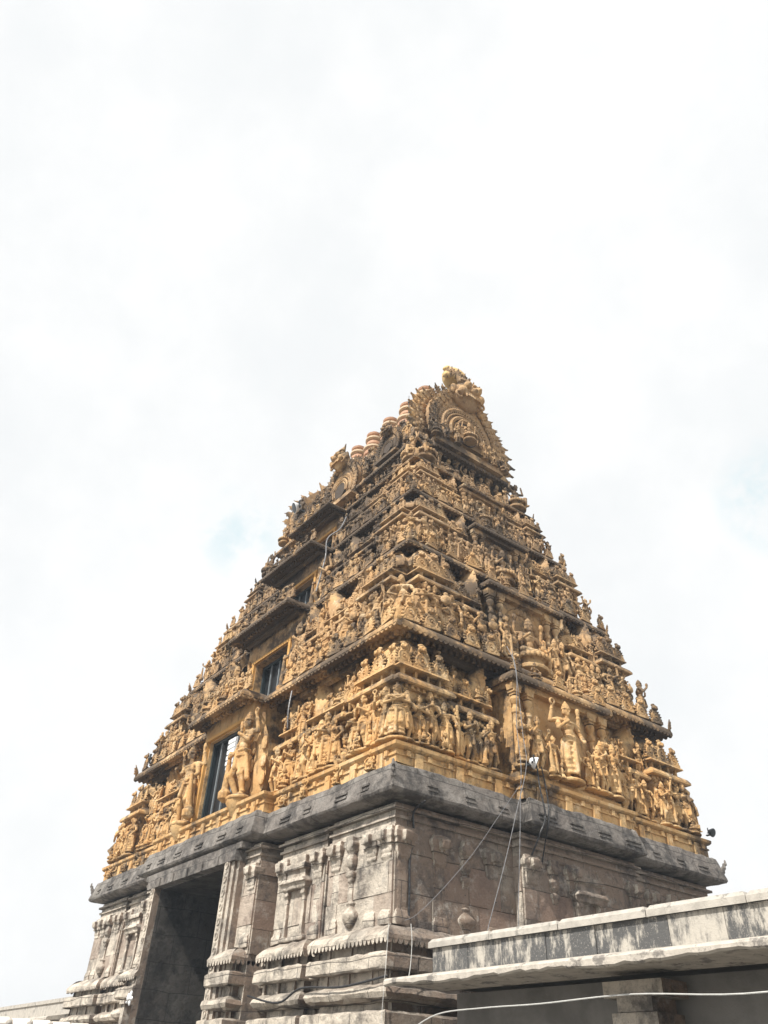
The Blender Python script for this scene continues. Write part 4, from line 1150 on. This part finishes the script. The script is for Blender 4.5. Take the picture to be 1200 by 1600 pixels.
# ------------------------------------------------------------------ side halls against the base
def hall(x0, x1, label, name='side_hall'):
    r = empty(name, ((x0+x1)/2, 1.5, 0)); tag(r, label, 'hall', 'low halls against the tower base'); o = Vector((-(x0+x1)/2, -1.5, 0))
    def P(nm, mb, mat, sm=None):
        q = obj(nm, mb, mat, r, sm); q.location = o; return q
    L = x1-x0; xm = (x0+x1)/2
    mb = MB(); mb.box((xm, 1.75, 1.7), (L, .5, 3.4)); mb.box((xm, 4.7, 3.58), (L, 7.2, .2)); P('wall', mb, SHADEW)
    mb = MB()
    n = int(L/.16)
    vs = []; fs = []
    pf = [(1.1, 3.42), (.2, 3.44), (-.30, 3.40), (-.46, 3.36), (-.50, 3.39), (-.50, 3.46), (-.44, 3.505), (.1, 3.60), (.62, 3.70), (1.1, 3.715)]
    for q in range(n+1):
        x = x0+L*q/n; j = rnd.uniform(-.028, .028)+.02*math.sin(x*1.7)
        for (y, z) in pf: vs.append((x, y+j*(y < 0), z+j*(1.0 if z < 3.41 else .25)*(y < 0)))
    for q in range(n):
        for j in range(len(pf)): j2 = (j+1) % len(pf); fs.append((q*len(pf)+j, (q+1)*len(pf)+j, (q+1)*len(pf)+j2, q*len(pf)+j2))
    fs += [tuple(range(len(pf))), tuple(n*len(pf)+j for j in range(len(pf)))]
    mb.add(vs, fs); P('eave', mb, EAVEM, .6)
    return r, P
hr, P = hall(.58, 26.0, 'long low stone hall right of the tower, with mossy black parapet and pale eave')
seg = [(.42, ALGAE), (.72, LIMEB), (1.0, LIMEB), (1.2, ALGAE), (1.2, ALGAE), (1.55, ALGAE), (1.05, LIMEB), (1.6, ALGAE)] + [(1.5, ALGAE)]*11
xs_ = .58
for w, m in seg:
    mb = MB(); e = rnd.uniform(-.012, .012); mb.box((xs_+w/2, 1.05+e, 3.94), (w-.012, .50, .50), rot=rnd.uniform(-.006, .006)); P('parapet_block', mb, m); xs_ += w
mb = MB(); xx = .50
while xx < 25:
    w = rnd.uniform(1.3, 2.1); e = rnd.uniform(-.015, .015)
    mb.sweep([(xx+w-.01, 1.40), (xx+.01, 1.40), (xx+.01, .74+e), (xx+w-.01, .74+e)], [(0, 4.19), (.0, 4.30+e), (-.06, 4.37+e), (-.3, 4.385+e)]); xx += w
P('coping', mb, LIME)
mb = MB(); mb.box((13, 1.25, 3.94), (24, .1, .5)); P('parapet_core', mb, ALGAE)
for xp in (5.9, 9.9, 13.9):
    mb = MB(); mb.box((xp, .95, 1.45), (.55, .55, 2.9)); mb.box((xp, .95, 2.7), (.9, .7, .25)); mb.box((xp, .95, 2.95), (.7, .62, .22)); mb.box((xp, .95, 3.16), (1.2, .66, .24)); P('pillar', mb, STP)
hl, P = hall(-44.0, -W-.1, 'distant low hall running left from the tower foot, pale eave')
mb = MB(); mb.box((-32.6, 1.05, 3.94), (22, .5, .5)); mb.box((-32.6, 1.05, 4.25), (22, .62, .14)); P('parapet', mb, LIME)
for xp in (-24, -28, -32): 
    mb = MB(); mb.box((xp, .95, 1.45), (.55, .55, 2.9)); mb.box((xp, .95, 3.1), (1.2, .66, .3)); P('pillar', mb, STP)

# low tiled lean-to at the left of the court
r = empty('tiled_shelter', (-18.6, -5, 0)); tag(r, 'low shelter with a pale scalloped tile edge at the bottom left, before the doorway', 'shelter')
mb = MB()
for q in range(17):
    y = -9.4+q*.62
    mb.cap((-14.0, y, 2.86), (-18.2, y, 3.0), .16, .16, 8)
mb.box((-16.1, -4.4, 2.80), (4.3, 10.4, .08))
o = obj('tile_roof', mb, TILE, r, .6); o.location = (18.6, 5, 0)
o.modifiers.new('e', 'EDGE_SPLIT') if False else None
for y in (-9, -4.4, .2):
    mb = MB(); mb.box((-14.4, y, 1.38), (.22, .22, 2.76)); o = obj('post', mb, STP, r); o.location = (18.6, 5, 0)

# ------------------------------------------------------------------ small fittings
def cable(name, pts, rad, mat, label, group=None):
    pts = [Vector(p) for p in pts]; P2 = []
    for a in range(len(pts)-1):
        p0, p1, p2, p3 = pts[max(a-1, 0)], pts[a], pts[a+1], pts[min(a+2, len(pts)-1)]
        for q in range(6):
            s = q/6; P2.append(.5*((2*p1)+(p2-p0)*s+(2*p0-5*p1+4*p2-p3)*s*s+(3*p1-p0-3*p2+p3)*s**3))
    P2.append(pts[-1])
    mb = MB(); mb.tube(P2, rad, 6); return tag(obj(name, mb, mat, None, .9), label, 'cable', group or name.replace('_', ' ')+'s on the tower')
cable('wall_cable', [(.06, .98, 7.5), (-.35, .95, 7.30), (-.42, 1.02, 6.8), (-.43, .92, 6.2), (-.43, .93, 5.4), (-.42, .90, 4.75)], .030, BLACKC, 'thick black cable running down the stone side wall nearest the tower corner')
cable('hanging_cable', [(-.3, 4.62, 13.2), (.1, 4.55, 12.2), (.06, 4.45, 10.5), (.22, 4.35, 9.2), (.12, 4.35, 8.3), (.05, 4.3, 7.2), (.0, 4.15, 5.6), (-.05, 4.1, 4.5)], .011, GREYC, 'straight grey cable hanging from the first cornice down over the stone cornice')
cable('hanging_cable', [(-.2, 4.72, 13.1), (.05, 4.62, 11.8), (.14, 4.60, 10.2), (.24, 4.55, 9.2), (.2, 4.1, 7.9), (.1, 3.6, 6.4), (-.02, 3.1, 5.0), (-.05, 2.95, 4.5)], .010, GREYC, 'thin grey cable slanting from the cornice toward the low hall roof')
cable('hanging_cable', [(.16, 4.3, 8.6), (.1, 3.6, 7.75), (.02, 2.6, 6.55), (-.05, 1.6, 5.55), (-.1, .9, 4.95), (-.1, .55, 4.78)], .006, GREYC, 'thin grey wire stretched diagonally over the side wall to the corner moulding')
cable('looped_cable', [(.22, 5.0, 9.3), (.30, 4.98, 8.6), (.34, 5.05, 7.9), (.2, 4.85, 7.3), (-.30, 4.9, 6.6), (-.28, 5.2, 6.2), (-.22, 5.6, 6.0), (-.25, 5.1, 5.6), (-.3, 4.95, 5.1), (-.3, 5.05, 4.6)], .024, BLACKC, 'thick black cable looping below the floodlight on the side wall')
cable('looped_cable', [(.26, 5.15, 9.3), (.34, 5.2, 8.5), (.36, 5.15, 7.8), (.1, 5.2, 7.2), (-.25, 5.35, 6.4), (-.22, 5.8, 5.7), (-.25, 5.9, 4.9)], .020, BLACKC, 'second black cable, right of the looping one below the floodlight')
cable('drop_wire', [(.05, -.02, 4.62), (.06, -.05, 4.2), (.08, -.10, 3.6), (.10, -.16, 2.9), (.12, -.2, 2.2)], .006, WHITEC, 'thin white wire dropping over the corner mouldings of the stone base')
cable('drop_wire', [(.04, .62, 4.7), (.06, .64, 4.35), (.05, .62, 3.9), (.1, .50, 3.5)], .009, WHITEC, 'short white wire hanging on the side moulding beside the hall parapet')
cable('sagging_cable', [(.1, -.06, 3.62), (-1.6, -.07, 3.50), (-3.3, -.08, 3.56), (-4.3, -.1, 3.30), (-5.9, -.1, 3.52)], .025, BLACKC, 'dark cable sagging along the lowest round moulding of the stone base')
cable('water_pipe', [(.9, -.2, 2.55), (1.9, -.2, 2.86), (3.2, -.2, 2.92), (4.6, -.2, 2.93), (6.5, -.2, 2.98), (8.4, -.2, 2.90), (10.5, -.2, 2.98), (13, -.2, 2.9)], .012, WHITEC, 'white pipe running under the eave of the right hall')
cable('conductor_strip', [(-8.5, 3.3, 22.6), (-8.2, 2.8, 21.4), (-8.35, 2.3, 20.7), (-8.2, 2.2, 19.6), (-8.3, 2.0, 17.9)], .03, GREYC, 'pale grey conductor strip on the upper front face beside the window bay')
cable('conductor_strip', [(-7.5, 1.9, 16.6), (-7.3, 1.6, 15.2), (-7.4, 1.1, 13.7)], .03, GREYC, 'pale grey conductor strip on the second storey beside the guardian')
cable('conductor_strip', [(-6.6, .5, 12.5), (-6.5, .4, 11.8), (-6.6, .5, 11.2)], .028, GREYC, 'short pale grey strip on the lowest storey, over the small pavilion')
def floodlight(loc, rz, sc, label, dome_=False):
    r = empty('floodlight', loc); r.rotation_euler = (0, 0, rz); r.scale = (sc,)*3; tag(r, label, 'floodlight', 'floodlights on the tower')
    mb = MB(); mb.lathe([(.10, 0), (.16, .06), (.27, .26), (.29, .34), (.27, .36)], 14, Matrix.Rotation(PI/2+.4, 4, 'X')); obj('housing', mb, WHITEP if dome_  else LAMPB, r, .7)
    mb = MB(); mb.lathe([(.25, .35), (.25, .375), (.2, .385)], 14, Matrix.Rotation(PI/2+.4, 4, 'X')); obj('lens', mb, LAMPB, r, .7)
    mb = MB()
    for s in (-1, 1): mb.box((s*.31, -.16, .0), (.04, .06, .30))
    mb.box((0, -.1, -.16), (.66, .08, .05)); mb.box((0, .06, -.22), (.14, .3, .08)); obj('bracket', mb, LAMPB, r)
    return r
floodlight((.18, 4.75, 9.42), PI/2+.9, .62, 'white floodlight with black face on the side ledge among the hanging cables', True)
floodlight((.0, 13.5, 9.16), PI/2, .5, 'small black floodlight at the far right end of the side ledge')
floodlight((-11.3, 2.35, 24.2), -.3, 1.0, 'white floodlight on the topmost window canopy of the front face', True)
def bird(loc, rz, label):
    r = empty('bird', loc); r.rotation_euler = (0, 0, rz); tag(r, label, 'bird')
    mb = MB(); mb.ell((0, 0, .16), (.075, .14, .085), 10, R=Matrix.Rotation(.5, 4, 'X')); mb.ell((0, -.10, .27), (.055, .06, .055), 10); mb.cap((0, -.15, .27), (0, -.22, .255), .018, .005); mb.cap((0, .10, .12), (0, .30, .02), .05, .03)
    for s in (-1, 1): mb.ell((s*.07, .03, .16), (.025, .15, .06), 8, R=Matrix.Rotation(.5, 4, 'X')); mb.cap((s*.03, 0, .10), (s*.03, -.01, 0), .012, .01)
    o = link('body', remesh('body', mb, .012, LAMPB), r); return r
bird((-18.9, .42, 13.16), 1.2, 'small black bird perched on the first cornice at the left end of the front')
r = empty('lamp_post', (-10.35, -1.6, 0)); tag(r, 'slim pale post topped by a white petal lamp, before the dark doorway', 'lamp post')
mb = MB(); mb.box((0, 0, 1.7), (.26, .26, 3.4), taper=.8); mb.box((0, 0, 3.42), (.34, .34, .1)); obj('post', mb, STP, r)
mb = MB(); mb.cap((.1, -.1, 3.4), (.36, -.12, 3.44), .03, .03)
for q in range(5): 
    a = 2*PI*q/5; mb.ell((.42+.11*math.cos(a), -.12, 3.5+.10*math.sin(a)), (.10, .04, .055), 8, R=Matrix.Rotation(-a, 4, 'Y'))
mb.ell((.42, -.14, 3.5), (.09, .08, .09), 8); obj('lamp_head', mb, WHITEP, r, .8)

# ------------------------------------------------------------------ ground
mb = MB(); mb.add([(-600,-600,0),(600,-600,0),(600,600,0),(-600,600,0)], [(0,1,2,3)])
g = obj('ground', mb, ground_mat()); tag(g, kind='structure')

mb = MB(); mb.box((0, 0, 17.75), (120, 120, 37.5)); hz = obj('haze', mb, []); tag(hz, kind='stuff')
hm = bpy.data.materials.new('haze_air'); hm.use_nodes = True; hn = hm.node_tree; hn.nodes.remove(hn.nodes['Principled BSDF'])
hv = hn.nodes.new('ShaderNodeVolumePrincipled'); hv.inputs['Color'].default_value = (.74, .86, 1, 1); hv.inputs['Density'].default_value = HAZE
hn.links.new(hv.outputs[0], hn.nodes['Material Output'].inputs['Volume']); hz.data.materials.append(hm)
# ------------------------------------------------------------------ light, sky
SUN_EL, SUN_AZ = math.radians(48), math.radians(167)  
sd = Vector((math.sin(SUN_AZ)*math.cos(SUN_EL), math.cos(SUN_AZ)*math.cos(SUN_EL), math.sin(SUN_EL)))
sl = bpy.data.lights.new('sun', 'SUN'); sl.energy = 5.0; sl.angle = math.radians(.55); sl.color = (1, .95, .87)
so = bpy.data.objects.new('sun', sl); COL.objects.link(so); so.rotation_euler = sd.to_track_quat('Z', 'Y').to_euler()
w = bpy.data.worlds.new('World'); S.world = w; w.use_nodes = True
n = N(w.node_tree); bg = w.node_tree.nodes['Background']
sky = n.n('ShaderNodeTexSky', sky_type='NISHITA'); sky.sun_disc = False; sky.sun_elevation = SUN_EL; sky.sun_rotation = SUN_AZ; sky.air_density = 1.0; sky.dust_density = 1.2
tc = n.n('ShaderNodeTexCoord'); G = tc.outputs['Generated']
c1 = n.noise(G, 2.6, 7, .55); c2 = n.noise(G, 7.0, 6, .6); c3 = n.noise(G, 14.0, 6, .6)
def spot(dv, a, b):
    o = n.n('ShaderNodeVectorMath', operation='DOT_PRODUCT'); n.l(G, o.inputs[0]); o.inputs[1].default_value = dv
    return n.ss(o.outputs['Value'], a, b)
BLUE1 = (0,0,1); BLUE2 = (0,0,1)
CAMR = None
bpy.context.view_layer.update()
# camera
cam = bpy.data.cameras.new('camera'); co = bpy.data.objects.new('camera', cam); COL.objects.link(co); S.camera = co
yaw, pit, rol = (math.radians(a) for a in (54.65, 37.224, 2.973))
F = Vector((-math.sin(yaw)*math.cos(pit), math.cos(yaw)*math.cos(pit), math.sin(pit))); R0 = Vector((math.cos(yaw), math.sin(yaw), 0)); U0 = R0.cross(F)
R1 = math.cos(rol)*R0+math.sin(rol)*U0; U1 = -math.sin(rol)*R0+math.cos(rol)*U0
co.matrix_world = Matrix(((R1.x, U1.x, -F.x, 15.274), (R1.y, U1.y, -F.y, -11.53), (R1.z, U1.z, -F.z, 1.6), (0, 0, 0, 1)))
cam.sensor_fit = 'VERTICAL'; cam.sensor_height = 24; cam.lens = 24*1196.5/1600; cam.clip_end = 3000
def pixdir(x, y): return tuple((F+R1*((x-600)/1196.5)-U1*((y-800)/1196.5)).normalized())
hole = n.math('ADD', spot(pixdir(375, 832), .9972, 1.0008), spot(pixdir(1215, 775), .9968, .9999), clamp=True)
hole = n.math('MULTIPLY', hole, n.math('ADD', .12, n.math('MULTIPLY', n.ss(c3, .38, .60), .88)))
dens = n.math('SUBTRACT', 1.0, n.math('MULTIPLY', hole, .60))
br = n.ss(n.math('ADD', n.math('MULTIPLY', c1, .7), n.math('MULTIPLY', c2, .3)), .36, .62)
cl = n.mix(br, (7.45, 7.6, 7.65), (8.4, 8.4, 8.35))
n.l(n.mix(dens, n.mix(.8, sky.outputs['Color'], (5.6, 7.7, 8.1)), cl), bg.inputs['Color']); bg.inputs['Strength'].default_value = .10
S.view_settings.view_transform = 'Standard'; S.view_settings.look = 'None'; S.view_settings.exposure = .33; S.view_settings.gamma = 1
